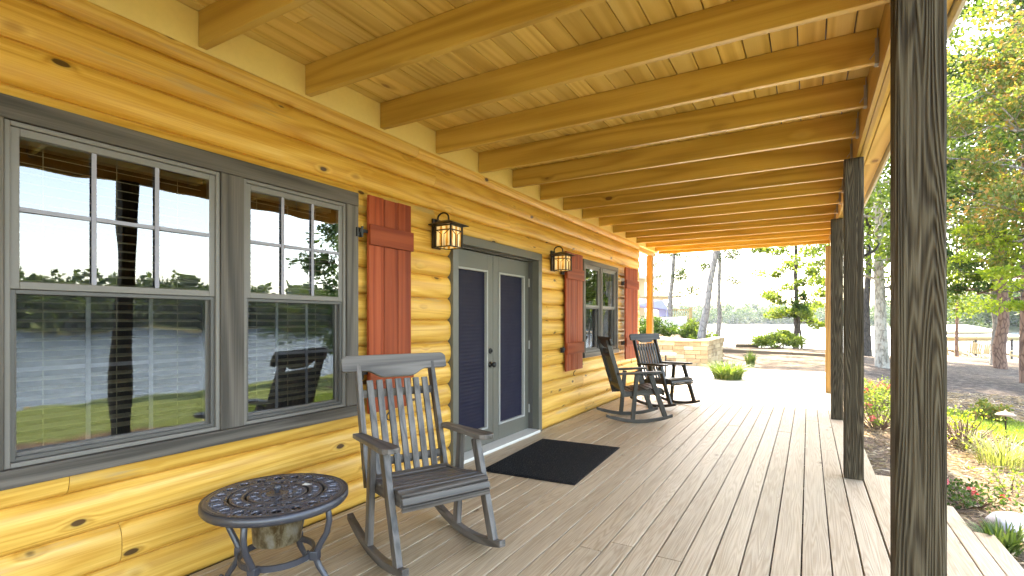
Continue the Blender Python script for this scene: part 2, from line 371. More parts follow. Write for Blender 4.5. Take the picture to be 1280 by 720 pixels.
M['bark_pine'] = barkmat('pine_bark', (.05, .034, .026), (.20, .145, .11), 9)
M['bark_red'] = barkmat('reddish_pine_bark', (.06, .03, .022), (.22, .125, .085), 9)
M['bark_grey'] = barkmat('grey_bark', (.10, .09, .085), (.26, .235, .215), 10)
M['bark_pale'] = barkmat('pale_patchy_bark', (.12, .10, .08), (.30, .27, .22), 10, patch=(.36, .33, .28))
M['twig'] = plain('bare_twig', (.14, .09, .06), .8)
M['bark_dark'] = barkmat('dark_bark', (.025, .02, .018), (.08, .065, .055), 10)

# ------------------------------------------------------------------ the ground, the lake
def build_ground():
    rs = [0.4]
    while rs[-1] < 16: rs.append(rs[-1] + .35)
    while rs[-1] < 1300: rs.append(rs[-1] * 1.045)
    azs = []
    a = -180.0
    while a < 180:
        azs.append(a); a += 1.2 if -25 < a < 100 else 3.0
    n = len(azs); v = []; lawn = []; forest = []; litter = []
    def lawn_mask(x, y):
        e = 2.25 + (13 - y) * .21 if y < 13 else 2.25           # the near edge of the strip of grass
        m = sm(-.05, .1, x - (e - .42)) * (1 - sm(-.1, .05, x - (e + .75 + max(0, 9 - y) * .3))) * (1 - sm(12.4, 13, y))
        return max(m, sm(3.6, 4.6, x) * (1 - sm(8, 11, y)), sm(6.5, 8, x) * (1 - sm(13, 18, y)))
    for r in rs:
        for a in azs:
            x = r * math.sin(R(a)); y = r * math.cos(R(a)); v.append((x, y, ground_z(x, y)))
            lawn.append(lawn_mask(x, y)); litter.append(sm(12.3, 13.6, y) * sm(.9, 2.0, x) * (1 - sm(31, 37, r))); rn, rf, _ = shore(x, y); forest.append(1.0 if r > rf - 3 and rn < rf else 0.0)  # litter mask: leaf litter zone, also darkened in colour to stand for tree shade
    f = []
    for i in range(len(rs) - 1):
        for k in range(n): f.append((i * n + k, i * n + (k + 1) % n, (i + 1) * n + (k + 1) % n, (i + 1) * n + k))
    o = npobj('ground', np.array(v), np.array(f)[:, ::-1], M['ground'], smooth=True)
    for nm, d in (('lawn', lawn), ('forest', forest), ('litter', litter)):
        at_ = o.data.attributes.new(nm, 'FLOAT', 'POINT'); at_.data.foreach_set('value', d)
    tag(o, kind='structure')
    return lawn_mask
lawn_mask = build_ground()
b = MB(); b.add([(-1400, -1400, WATER), (1400, -1400, WATER), (1400, 1400, WATER), (-1400, 1400, WATER)], [(0, 1, 2, 3)])
tag(b.obj('lake_water', M['water']), kind='structure')

# ------------------------------------------------------------------ deck, patio, steps
def boards(mb, xs, y0, y1, z0, z1, seed, joint=True):
    rr = random.Random(seed)
    for (xa, xb) in xs:
        y = y0; cuts = [y0]
        while joint:
            y += rr.uniform(4.2, 8.0)
            if y > y1 - .8: break
            cuts.append(y)
        cuts.append(y1)
        for ya, yb in zip(cuts, cuts[1:]):
            dz = rr.uniform(-.0015, .0015)
            mb.box(xa + rr.uniform(0, .0015), xb - rr.uniform(0, .0015), ya + .0015, yb - .0015, z0, z1 + dz)
mb = MB(); xs = []; x = .395
xs.append((.403, .505))
while x > -2.84:
    xs.append((max(x - .1385, -2.838), x)); x -= .1445
boards(mb, xs, -5.0, 11.35, -.034, 0, 5)
dk = mb.obj('porch_deck', M['deck'], bevel=.004); tag(dk, kind='structure')
mb = MB()
for y in np.arange(-4.8, 11.4, .8): mb.box(-2.8, .48, y, y + .04, -.24, -.036)
mb.box(.468, .5, -5, 11.35, -.28, -.037)
mb.obj('deck_framing', M['timber'], dk)
# low step beside the deck
st = thing('porch_step', 'low taupe wooden step running beside the deck past the nearest post', 'step', (.75, 5, -.17))
mb = MB()
for (xa, xb, ya, yb) in ((.512, .701, -2, 6.15), (.706, .897, -2, 6.15), (.903, 1.018, -2, 5.42), (1.022, 1.137, -2, 4.85)):
    mb.box(xa - .75, xb - .75, ya - 5, yb - 5, -.036, 0)
mb.obj('tread', M['deck'], st, bevel=.006)
mb = MB(); mb.box(.52 - .75, .99 - .75, -7, .42, -.2, -.038); mb.box(.993 - .75, 1.11 - .75, -7, -.2, -.2, -.038); mb.obj('riser', M['deck'], st)
# patio
mb = MB()
for i, (ya, yb) in enumerate(((11.356, 13.4), (13.405, 15.7))):
    for xa, xb in ((-5.2, -2.2), (-2.195, .52)): mb.box(xa, xb, ya, yb, -.14, -.012)
tag(mb.obj('patio', M['concrete'], bevel=.01), kind='structure')

# ------------------------------------------------------------------ the house
WX = -2.875                     # back of the log faces
P = .1953; Z0 = -.017           # log courses
house = thing('log_house', 'honey yellow log house wall with grey trimmed windows, double door and red shutters', 'house', (WX, 5, 0))
def hp(o): o.location = -house.location; return o      # children keep world measurements
openings = [(.66, 2.60, .70, 2.225), (3.82, 5.53, -.05, 2.11), (6.93, 8.40, .84, 2.19)]     # y0,y1,z0,z1
def log_wall():
    mb = MB(); rr = random.Random(3)
    YA, YB = -5.0, 9.83
    k = 0; z = Z0
    while z < 2.80:
        z1 = min(z + P, 2.80)
        cuts = sorted({z, z1} | {c for o in openings for c in o[2:] if z < c < z1})
        joints = []; y = YA + rr.uniform(1, 3)
        while y < YB: joints.append(y); y += rr.uniform(2.4, 4.6)
        for za, zb in zip(cuts, cuts[1:]):
            zm = (za + zb) / 2; segs = [(YA, YB)]
            for o in openings:
                if o[2] < zm < o[3]:
                    n = []
                    for s in segs:
                        if o[1] <= s[0] or o[0] >= s[1]: n.append(s); continue
                        if s[0] < o[0]: n.append((s[0], o[0]))
                        if s[1] > o[1]: n.append((o[1], s[1]))
                    segs = n
            for s in segs:
                js = [s[0]] + [j for j in joints if s[0] + .25 < j < s[1] - .25] + [s[1]]
                for ya, yb in zip(js, js[1:]):
                    NZ = 11; prof = []
                    for i in range(NZ):
                        zz = za + (zb - za) * i / (NZ - 1); t = (zz - z) / P
                        prof.append((.040 * max(0, 1 - abs(2 * t - 1) ** 2.6) ** .72, zz))
                    ny = max(2, int((yb - ya) / .3)); v = []; f = []; ph = rr.uniform(0, 50)
                    for j in range(ny + 1):
                        yy = ya + .0015 + (yb - ya - .003) * j / ny; w = .003 * mnoise.noise((yy * 1.3, ph, 0)); w2 = .0025 * mnoise.noise((yy * .9, ph, 9))
                        for bx, zz in prof: v.append((WX + bx + w * (bx > .001), yy, zz + (w2 if 0 < bx else 0)))
                        v.append((WX - .1, yy, zb)); v.append((WX - .1, yy, za))
                    m = NZ + 2
                    for j in range(ny):
                        for i in range(m): f.append((j * m + i, j * m + (i + 1) % m, (j + 1) * m + (i + 1) % m, (j + 1) * m + i))
                    f.append(tuple(range(m))[::-1]); f.append(tuple(range(ny * m, ny * m + m)))
                    mb.add(v, f)
        z += P
    o = mb.obj('wall', M['log'], house)
    bm = bmesh.new(); bm.from_mesh(o.data)
    for fc in bm.faces: fc.smooth = len(fc.verts) == 4
    bm.to_mesh(o.data); bm.free(); o.data.set_sharp_from_angle(angle=R(50)); return hp(o)
log_wall()
# what closes the house behind the log face
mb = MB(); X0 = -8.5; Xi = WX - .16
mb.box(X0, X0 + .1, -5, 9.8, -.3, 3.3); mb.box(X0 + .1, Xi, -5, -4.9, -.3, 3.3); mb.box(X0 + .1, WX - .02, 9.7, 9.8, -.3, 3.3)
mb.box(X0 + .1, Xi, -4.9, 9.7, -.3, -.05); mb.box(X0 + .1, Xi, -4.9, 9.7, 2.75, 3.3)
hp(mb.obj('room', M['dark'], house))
mb = MB(); mb.box(WX - .12, WX + .012, 9.834, 9.875, -.2, 2.80); hp(mb.obj('corner_board', M['log'], house, bevel=.004))
# gable-end logs on the far side, facing the lake
mb = MB(); z = Z0
while z < 2.7:
    prof = [(.046 * max(0, 1 - abs(2 * i / 8 - 1) ** 2.4) ** .75, z + P * i / 8) for i in range(9)]
    v = [(X0, 9.802 + bx, zz) for bx, zz in prof] + [(WX - .13, 9.802 + bx, zz) for bx, zz in prof]
    mb.add(v, [(i, i + 1, i + 10, i + 9) for i in range(8)]); z += P
hp(mb.obj('side_wall', M['log'], house))

def window(y0, y1, z0, z1, mull, grid, tilt=0.0, tw=.095, blinds=True):
    """twin double-hung window in a grey casing: y0..y1, z0..z1 is the outside of the casing"""
    xf = WX + .075                                                # face of the casing
    mb = MB()
    bot = .075
    mb.box(WX - .02, xf, y0, y1, z1 - tw, z1)                          # head
    mb.box(WX - .02, xf + .012, y0, y1, z0, z0 + bot)                  # sill board
    mb.box(WX - .02, xf - .003, y0, y0 + tw * 1.1, z0 + bot, z1 - tw, mi=1)
    mb.box(WX - .02, xf - .003, y1 - tw * 1.1, y1, z0 + bot, z1 - tw, mi=1)
    mb.box(WX - .02, xf - .006, mull[0], mull[1], z0 + bot, z1 - tw, mi=1)
    root = hp(mb.obj('window', [M['trimY'], M['trimZ']], house, bevel=.004))
    for (a, b_) in ((y0 + tw * 1.1, mull[0]), (mull[1], y1 - tw * 1.1)):
        za, zb = z0 + bot, z1 - tw; zm = za + (zb - za) * .525; w = .032
        xs = xf - .028
        def ring(mb, ya, yb, zl, zh, w, x0, x1):
            mb.box(x0, x1, ya, ya + w, zl, zh); mb.box(x0, x1, yb - w, yb, zl, zh)
            mb.box(x0, x1, ya + w, yb - w, zl, zl + w); mb.box(x0, x1, ya + w, yb - w, zh - w, zh)
        mb = MB(); ring(mb, a + .001, b_ - .001, za + .001, zb - .001, .020, xs - .07, xs + .012); mb.obj('frame', M['sash'], root, bevel=.003)
        a2, b2 = a + .021, b_ - .021
        mb = MB(); ring(mb, a2, b2, zm - .012, zb - .022, w, xs - .03, xs); mb.obj('upper_sash', M['sash'], root, bevel=.003)
        mb = MB(); ring(mb, a2, b2, za + .022, zm + .022, w, xs - .066, xs - .034); mb.obj('lower_sash', M['sash'], root, bevel=.003)
        mb = MB(); ring(mb, a2 + .001, b2 - .001, za + .0225, zm - .014, .018, xs - .022, xs - .004); mb.obj('screen_frame', M['gutter'], root, bevel=.002)
        # panes: real double panes never sit perfectly parallel to the wall
        for nm, zl, zh, xp in (('upper_pane', zm + .02, zb - .054, xs - .016), ('lower_pane', za + .054, zm - .010, xs - .052)):
            yc = (a2 + b2) / 2; hw = (b2 - a2) / 2 - w + .004; t_ = tilt * hw
            mb = MB(); mb.add([(xp + t_, yc - hw, zl), (xp - t_, yc + hw, zl), (xp - t_, yc + hw, zh), (xp + t_, yc - hw, zh)], [(0, 1, 2, 3)])
            mb.obj(nm, M['pane'], root)
            if grid:
                g = MB(); o1 = .008 if nm == 'upper_pane' else -.016
                for q in (1, 2):
                    yy = a2 + w + (b2 - a2 - 2 * w) * q / 3; tt = -tilt * (yy - yc)
                    g.box(xp + tt + o1, xp + tt + o1 + .006, yy - .009, yy + .009, zl, zh)
                zz = (zl + zh) / 2
                for q in range(3):
                    ya = a2 + w + (b2 - a2 - 2 * w) * q / 3 + (.0095 if q else 0); yb = a2 + w + (b2 - a2 - 2 * w) * (q + 1) / 3 - (.0095 if q < 2 else 0)
                    tt = -tilt * ((ya + yb) / 2 - yc)
                    g.box(xp + tt + o1 + .0005, xp + tt + o1 + .0055, ya, yb, zz - .009, zz + .009)
                g.obj('grille', M['muntin'], root)
        mb = MB(); mb.add([(xs - .012, a2 + .02, za + .04), (xs - .012, b2 - .02, za + .04), (xs - .012, b2 - .02, zm - .03), (xs - .012, a2 + .02, zm - .03)], [(0, 1, 2, 3)])
        mb.obj('insect_screen', M['screen'], root)
        if not blinds: continue
        bl = MB(); z = zb - .09; xb = xs - .135
        bl.box(xb - .03, xb + .03, a2 + .01, b2 - .01, zb - .06, zb - .02)
        while z > za + .05:
            bl.add([(xb - .024, a2 + .015, z + .006), (xb + .024, a2 + .015, z - .006), (xb + .024, b2 - .015, z - .006), (xb - .024, b2 - .015, z + .006),
                    (xb - .024, a2 + .015, z + .009), (xb + .024, a2 + .015, z - .003), (xb + .024, b2 - .015, z - .003), (xb - .024, b2 - .015, z + .009)],
                   [(0, 1, 2, 3), (7, 6, 5, 4), (0, 4, 5, 1), (1, 5, 6, 2), (2, 6, 7, 3), (3, 7, 4, 0)])
            z -= .043
        for yy in (a2 + .14, (a2 + b2) / 2, b2 - .14):
            bl.box(xb + .026, xb + .028, yy - .0015, yy + .0015, za + .05, zb - .06)
        bl.obj('blind', M['blind'], root)
    return root
window(.655, 2.634, .667, 2.262, (1.640, 1.775), True, tilt=-.036)
window(6.90, 8.44, .80, 2.235, (7.61, 7.70), False, tilt=0, tw=.07, blinds=False)

def shutter(y0, y1, off=.02, rot=0.0):
    w = y1 - y0; mb = MB()
    for i in range(3): mb.box(0, .022, w * i / 3 + .003, w * (i + 1) / 3 - .003, 0, 1.60 - .004 * (i % 2))
    mb.box(-.004, -.0005, .004, w - .004, .02, 1.58)
    o = mb.obj('shutter', M['red'], house, bevel=.004)
    o.location = Vector((WX + .05 + off, y0, .665)) - house.location; o.rotation_euler = (0, 0, rot)
    for za, zb in ((.225, .375), (1.235, 1.385)):
        m2 = MB(); m2.box(.0225, .044, -.004, w + .006, za, zb); m2.obj('batten', M['redY'], o, bevel=.003)
    for zz in (.3, 1.33):
        m2 = MB(); m2.box(.004, .012, -.075, -.001, zz - .012, zz + .012); m2.tube([(.012, -.055, zz - .045), (.012, -.055, zz + .03)], .009, 8); m2.box(-.02, .004, -.095, -.04, zz - .045, zz + .02)
        m2.obj('hinge', M['iron'], o)
    m2 = MB(); pts = []
    for i in range(20):
        t = i / 19; a = -.5 + t * 7.2
        pts.append((.036, w * .42 + .03 * math.cos(a * .9) * (1 if t < .5 else .8), -.005 - .075 * t + .012 * math.sin(a)))
    m2.tube(pts, [.007 - .003 * i / 19 for i in range(20)], 8); m2.obj('hook', M['iron'], o, smooth=True)
    return o
shutter(2.705, 3.165, .03); shutter(6.235, 6.81, .02); shutter(8.66, 9.22, .06, R(-5))

# double door
fr = MB(); y0, y1, zt = 3.775, 5.575, 2.152; xf = WX + .07
fr.box(WX - .02, xf, y0, y1, zt - .085, zt); fr.box(WX - .02, xf - .003, y0, y0 + .085, 0, zt - .085); fr.box(WX - .02, xf - .003, y1 - .085, y1, 0, zt - .085)
hp(fr.obj('door_frame', M['doorpaint'], house, bevel=.004))
mb = MB(); mb.box(WX - .158, WX - .021, y0 + .03, y0 + .088, 0.03, zt - .03); mb.box(WX - .158, WX - .021, y1 - .088, y1 - .03, 0.03, zt - .03); mb.box(WX - .158, WX - .0215, y0 + .0885, y1 - .0885, zt - .1, zt - .03); hp(mb.obj('jamb', M['gutter'], house, bevel=.003))
mb = MB(); mb.box(WX - .13, xf + .02, y0 + .087, y1 - .087, .002, .034); hp(mb.obj('threshold', M['threshold'], house, bevel=.006))
def door(ya, yb, lockside):
    xa, xb = WX - .115, WX - .072; z0, z1 = .038, zt - .105
    ga, gb = ya + .11, yb - .11; g0, g1 = .20, 1.875
    mb = MB(); mb.box(xa, xb, ya, ga, z0, z1); mb.box(xa, xb, gb, yb, z0, z1); mb.box(xa, xb, ga, gb, z0, g0); mb.box(xa, xb, ga, gb, g1, z1)
    o = hp(mb.obj('door', M['doorpaint'], house, bevel=.003))
    w = .022; mb = MB()
    mb.box(xa + .01, xb + .012, ga + .001, ga + w, g0 + .001, g1 - .001); mb.box(xa + .01, xb + .012, gb - w, gb - .001, g0 + .001, g1 - .001)
    mb.box(xa + .01, xb + .012, ga + w, gb - w, g0 + .001, g0 + w); mb.box(xa + .01, xb + .012, ga + w, gb - w, g1 - w, g1 - .001)
    mb.obj('glass_bead', M['bead'], o, bevel=.004)
    mb = MB(); n = 90; v = []; f = []
    for i in range(n + 1):
        zz = g0 + w + (g1 - g0 - 2 * w) * i / n; xx = xa + .02 + (.0012 if i % 2 else 0); v += [(xx, ga + w, zz), (xx, gb - w, zz)]
    for i in range(n): f.append((2 * i, 2 * i + 1, 2 * i + 3, 2 * i + 2))
    mb.add(v, f); mb.obj('pleated_shade', M['shade'], o)
    if lockside:
        yk = yb - .055
        Mx = Matrix.Translation((xb, yk, 1.02)) @ Matrix.Rotation(R(90), 4, 'Y')
        mb = MB(); mb.lathe([(.031, 0), (.031, .008), (.024, .016), (.012, .016), (.012, .022), (.004, .023)], 20, Mx); mb.box(xb + .016, xb + .03, yk - .004, yk + .004, 1.005, 1.035); mb.obj('lock', M['iron'], o, bevel=.001)
        Mx = Matrix.Translation((xb, yk, .875)) @ Matrix.Rotation(R(90), 4, 'Y')
        mb = MB(); mb.lathe([(.033, 0), (.033, .006), (.014, .012), (.012, .03), (.026, .038), (.031, .052), (.027, .066), (.012, .073)], 20, Mx); mb.obj('handle', M['iron'], o, smooth=True)
    yh = ya if lockside else yb
    for zz in (.28, 1.05, 1.8):
        mb = MB(); mb.tube([(xb + .008, yh, zz - .05), (xb + .008, yh, zz + .05)], .009, 8); mb.obj('hinge', M['bead'], o)
door(3.867, 4.672, True); door(4.678, 5.483, False)

# ------------------------------------------------------------------ porch roof: joists, boards, beam
pr = thing('porch_roof', 'ochre stained timber porch ceiling with boards, joists and outer beam', 'porch roof', (-1.1, 5, 3.0))
def pp(o): o.location = -pr.location; return o
ZB, ZT = 2.815, 3.012
jy = [10.985 - .6735 * i for i in range(21)]
rr = random.Random(9)
for y in jy:
    if y < -2.2: continue
    mb = MB(); w = .023
    mb.box(-2.835, .343, y - w, y + w, ZB + rr.uniform(-.003, .003), ZT - .002)
    pp(mb.obj('joist', M['joist'], pr, bevel=.004))
mb = MB(); mb.box(-2.835, .343, 11.25, 11.30, ZB - .03, ZT - .002); pp(mb.obj('end_joist', M['joist'], pr, bevel=.004))
mb = MB(); mb.box(-2.90, -2.838, -5, 11.25, 2.803, ZT - .003); pp(mb.obj('ledger', M['ledger'], pr, bevel=.003))
mb = MB(); mb.box(-2.99, -2.905, 9.90, 11.3, 2.73, ZT - .004); pp(mb.obj('end_beam', M['beam'], pr, bevel=.003))
mb = MB(); mb.box(.346, .372, -5, 11.30, 2.727, ZT - .003); mb.box(.375, .401, -5, 11.30, 2.724, ZT - .003); pp(mb.obj('beam', M['beam'], pr, bevel=.003))
mb = MB(); xs = []; x = .655
while x > -2.9: xs.append((max(x - .138, -2.9), x)); x -= .143
boards(mb, xs, -5, 11.32, ZT, ZT + .032, 21); pp(mb.obj('ceiling_boards', M['ceil'], pr, bevel=.004))
mb = MB(); mb.box(-2.95, .66, -5, 11.33, ZT + .036, ZT + .06); pp(mb.obj('roof_covering', M['gutter'], pr))
mb = MB(); mb.box(.662, .685, -5, 11.35, 2.945, 3.10); pp(mb.obj('fascia', M['fascia'], pr, bevel=.004))
for y in jy:                                                       # small metal hangers at the outer joist ends
    if y < 1.2: continue
    mb = MB(); mb.box(.325, .344, y - .026, y - .0235, ZB, ZT - .06); mb.box(.325, .344, y + .0235, y + .026, ZB, ZT - .06); mb.box(.325, .344, y - .026, y + .026, ZB - .008, ZB - .0045)
    mb.tube([(.338, y - .03, ZT - .01), (.336, y - .034, ZT - .07), (.325, y - .04, ZB + .05), (.30, y - .042, ZB + .015)], .0035, 6)
    pp(mb.obj('joist_hanger', M['bead'], pr))
# posts
def post(x, y, w, ztop, mat, label, flip=1):
    o = thing('porch_post', label, 'post', (x, y, 0), 0, 'posts carrying the porch roof')
    mb = MB(); n = 14; v = []; f = []; ch = .008; h = w / 2
    sec = [(-h + ch, -h), (h - ch, -h), (h, -h + ch), (h, h - ch), (h - ch, h), (-h + ch, h), (-h, h - ch), (-h, -h + ch)]
    for i in range(n + 1):
        z = .001 + (ztop - .001) * i / n
        for k, (a, c) in enumerate(sec):
            s = 1 + .012 * mnoise.noise((k * 3.1 + x, z * 1.7, y)); v.append((a * s, c * s, z))
    for i in range(n):
        for k in range(8): f.append((i * 8 + k, i * 8 + (k + 1) % 8, (i + 1) * 8 + (k + 1) % 8, (i + 1) * 8 + k))
    f.append(tuple(range(8))[::-1]); f.append(tuple(range(n * 8, n * 8 + 8))); mb.add(v, f)
    s = mb.obj('shaft', mat, o); s.rotation_euler = (0, 0, 0)
    return o
post(.331, 2.28, .140, 2.722, M['post'], 'widest looking dark weathered post nearest the viewer with wavy raised grain')
p2 = post(.331, 5.27, .140, 2.722, M['post'], 'dark brown post standing next beyond the nearest one, black hook on its side')
post(.331, 8.27, .140, 2.722, M['post'], 'grey weathered post half hidden behind the hooked post')
post(.331, 11.2, .130, 2.722, M['post_honey'], 'thin looking honey coloured post at the far outer corner of the deck')
post(-2.95, 11.0, .125, 2.728, M['post_honey'], 'honey coloured post just past the far end of the log wall')
hk = thing('plant_hook', 'small black iron bracket hook on the side of the second post', 'hook', (.401, 5.27, 1.93))
mb = MB(); mb.box(.001, .008, -.02, .02, -.05, .05); mb.obj('back_plate', M['iron'], hk)
mb = MB(); mb.tube([(.008, 0, -.03), (.04, 0, -.02), (.075, 0, .0), (.1, 0, .035), (.112, 0, .06), (.10, 0, .075)], [.012, .012, .01, .009, .008, .006], 8); mb.obj('arm', M['iron'], hk, smooth=True)
mb = MB(); mb.tube([(.04, 0, -.02), (.05, 0, .03), (.035, 0, .055)], .009, 8); mb.obj('prong', M['iron'], hk, smooth=True)

# ------------------------------------------------------------------ lanterns
def lantern(label, y):
    o = thing('wall_lantern', label, 'lantern', (WX + .045, y, 2.10), 0, 'stained glass lanterns by the door')
    mb = MB(); mb.box(0, .018, -.055, .055, -.13, .13); mb.obj('back_plate', M['bronze'], o, bevel=.004)
    mb = MB(); pts = [(.018, 0, .07), (.03, 0, .13)]
    for i in range(9):
        a = math.pi * (1 - i / 8); pts.append((.085 + .058 * math.cos(a), 0, .135 + .045 * math.sin(a)))
    pts.append((.143, 0, .105)); mb.tube(pts, .008, 8); mb.obj('arm', M['bronze'], o, smooth=False)
    cx = .145; h = .082
    mb = MB(); rw = .125
    mb.add([(cx - rw, -rw, .062), (cx + rw, -rw, .062), (cx + rw, rw, .062), (cx - rw, rw, .062), (cx - rw, -rw, .068), (cx + rw, -rw, .068), (cx + rw, rw, .068), (cx - rw, rw, .068), (cx - .03, -.03, .108), (cx + .03, -.03, .108), (cx + .03, .03, .108), (cx - .03, .03, .108)],
           [(0, 3, 2, 1), (0, 1, 5, 4), (1, 2, 6, 5), (2, 3, 7, 6), (3, 0, 4, 7), (4, 5, 9, 8), (5, 6, 10, 9), (6, 7, 11, 10), (7, 4, 8, 11), (8, 9, 10, 11)])
    mb.obj('roof_cap', M['bronze'], o)
    mb = MB(); t = .006
    for sx in (-1, 1):
        for sy in (-1, 1): mb.box(cx + sx * h - t, cx + sx * h + t, sy * h - t, sy * h + t, -.13, .0615)
    for zz in (-.13, .05, .012):
        for s in (-1, 1):
            mb.box(cx - h + t, cx + h - t, s * h - t * .8, s * h + t * .8, zz, zz + .009); mb.box(cx + s * h - t * .8, cx + s * h + t * .8, -h + t, h - t, zz, zz + .009)
    for s in (-1, 1):                                               # the small chevrons in each face
        for q in (-1, 1):
            mb.bar((cx + q * .062, s * h, .012), (cx + q * .012, s * h, -.02), .004, .006, (0, 1, 0)); mb.bar((cx + s * h, q * .062, .012), (cx + s * h, q * .012, -.02), .004, .006, (1, 0, 0))
            mb.box(cx + q * .012 - .002, cx + q * .012 + .002, s * h - .003, s * h + .003, -.121, -.02); mb.box(cx + s * h - .003, cx + s * h + .003, q * .012 - .002, q * .012 + .002, -.121, -.02)
    mb.obj('cage', M['bronze'], o)
    g = h - .008; mb = MB()
    for s in (-1, 1):
        mb.box(cx - g, cx + g, s * g - .001, s * g + .001, -.125, .058); mb.box(cx + s * g - .001, cx + s * g + .001, -g + .0015, g - .0015, -.125, .058)
    mb.obj('glass_panel', M['lampglass'], o)
    mb = MB(); mb.lathe([(.006, -.06), (.02, -.05), (.026, -.03), (.02, -.008), (.012, .005), (.012, .03)], 12, Matrix.Translation((cx, 0, 0))); mb.obj('bulb', M['bulb'], o, smooth=True)
lantern('amber glass lantern left of the double door, nearer the big window', 3.545)
lantern('amber glass lantern right of the double door, overlapping a red shutter', 5.905)

# ------------------------------------------------------------------ door mat
mt = thing('door_mat', 'black ribbed rubber mat lying on the deck before the double door', 'door mat', (-2.13, 4.53, .001), R(3.0))
mb = MB(); mb.box(-.445, .445, -.69, .69, 0, .007); mb.obj('border', M['mat'], mt, bevel=.004)
mb = MB()
for i in range(58):
    x = -.42 + .84 * i / 57; mb.box(x - .0045, x + .0045, -.665, .665, .0072, .0125)
mb.obj('ribbed_surface', M['mat'], mt)

# ------------------------------------------------------------------ rocking chairs (forward = +x)
def make_chair(label, loc, rz, pre):
    mX, mY, mZ = M[pre + 'X'], M[pre + 'Y'], M[pre + 'Z']
    o = thing('rocking_chair', label, 'rocking chair', loc, rz, 'slatted wooden rocking chairs on the porch')
    Rr = 1.30; hw = .29
    def rk(x): return Rr - math.sqrt(Rr * Rr - x * x)
    for s in (-1, 1):
        mb = MB(); n = 16; v = []; f = []
        for i in range(n + 1):
            x = -.45 + .88 * i / n; z = rk(x) + .001; th = .045 if 1 < i < n - 1 else .038
            for (yy, zz) in ((s * hw - .02, z), (s * hw + .02, z), (s * hw + .02, z + th), (s * hw - .02, z + th)): v.append((x, yy, zz))
        for i in range(n):
            for k in range(4): f.append((i * 4 + k, i * 4 + (k + 1) % 4, i * 4 + 4 + (k + 1) % 4, i * 4 + 4 + k))
        f += [(3, 2, 1, 0), tuple(range(n * 4, n * 4 + 4))]; mb.add(v, f); mb.obj('rocker', mX, o, bevel=.004)
        mb = MB(); mb.bar((.335, s * hw, rk(.335) + .03), (.135, s * hw, .632), .036, .062, (1, 0, 0)); mb.obj('front_leg', mZ, o, bevel=.005)
        mb = MB(); mb.bar((-.10, s * hw, rk(-.1) + .03), (-.045, s * hw, .632), .036, .055, (1, 0, 0)); mb.obj('rear_leg', mZ, o, bevel=.005)
        # arm: a flat board that swells and rounds at the front
        yc = s * (hw + .005); poly = [(-.29, -.032), (-.05, -.04), (.12, -.05), (.21, -.058), (.255, -.05), (.28, -.028), (.286, 0), (.28, .028), (.255, .05), (.21, .058), (.12, .05), (-.05, .04), (-.29, .032)]
        mb = MB(); mb.prism(poly, -.0145, .0145, Matrix.Translation((0, yc, .655)) @ Matrix.Rotation(R(-2.0), 4, 'Y')); mb.obj('arm_rest', mX, o, bevel=.006)
        mb = MB(); mb.bar((-.215, s * .248, .372), (.30, s * .248, .402), .03, .07, (0, 0, 1)); mb.obj('seat_rail', mX, o, bevel=.004)
        a = Vector((-.205, s * .262, .34)); b_ = Vector((-.425, s * .255, 1.085)); mb = MB(); mb.bar(a, b_, .032, .058, (1, 0, 0)); mb.obj('back_post', mZ, o, bevel=.005)
    # seat: contoured slats, the front one rolled over the edge
    mb = MB(); prof = [(-.20, .405), (-.13, .399), (-.06, .402), (.01, .412), (.08, .425), (.15, .436), (.22, .445), (.285, .446)]
    for (xa, za), (xb, zb) in zip(prof, prof[1:]):
        d = Vector((xb - xa, 0, zb - za)); c = Vector(((xa + xb) / 2, 0, (za + zb) / 2)); L = d.length - .011; d.normalize()
        mb.bar(c - d * L / 2, c + d * L / 2, .535, .02, (0, 0, 1))
    mb.bar((.288, 0, .446), (.318, 0, .428), .535, .024, (0, 0, 1)); mb.bar((.322, 0, .424), (.334, 0, .388), .535, .022, (1, 0, 1)); mb.bar((.332, 0, .384), (.322, 0, .352), .535, .02, (1, 0, 0))
    mb.obj('seat', mY, o, bevel=.006)
    def bk(z): return -.205 - (z - .34) * .2953                      # x of the back's middle line
    for z in (.47, .88):
        mb = MB(); mb.bar((bk(z) - .012, -.243, z), (bk(z) - .012, .243, z), .02, .05, (0, 0, 1)); mb.obj('back_rail', mY, o, bevel=.003)
    for i in range(7):
        y = -.186 + .372 * i / 6; yt = y * 1.02; mb = MB()
        mb.bar((bk(.405) + .012, y, .405), (bk(.965) + .012, yt, .965), .040, .018, (1, 0, .3)); mb.obj('back_slat', mZ, o, bevel=.003)
    out = []
    for i in range(41):                                             # the head board: rounded ears, a drop in the middle
        u = -1 + 2 * i / 40; out.append((u * .362, .075 - .012 * sm(.9, 1, abs(u)) - (.012 if abs(u) > .99 else 0)))
    bot = []
    for i in range(41):
        u = 1 - 2 * i / 40; bot.append((u * .362, -.030 - .045 * (1 - sm(.26, .56, abs(u))) + .006 * sm(.95, 1, abs(u))))
    Mh = Matrix.Translation((bk(1.055) + .018, 0, 1.05)) @ Matrix.Rotation(R(-16), 4, 'Y') @ Matrix(((0, 0, 1, 0), (1, 0, 0, 0), (0, 1, 0, 0), (0, 0, 0, 1)))
    mb = MB(); mb.prism(out + bot, -.013, .013, Mh); mb.obj('head_board', mY, o, bevel=.005)
    return o
make_chair('weathered grey rocking chair beside the round metal table, facing the mat', (-2.0, 2.38, 0), R(-25), 'chair')
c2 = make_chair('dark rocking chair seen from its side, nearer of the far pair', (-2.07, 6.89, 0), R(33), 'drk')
dup(c2, (-1.98, 8.26, 0), R(-25), 'dark rocking chair facing out, farther of the pair by the stone wall')

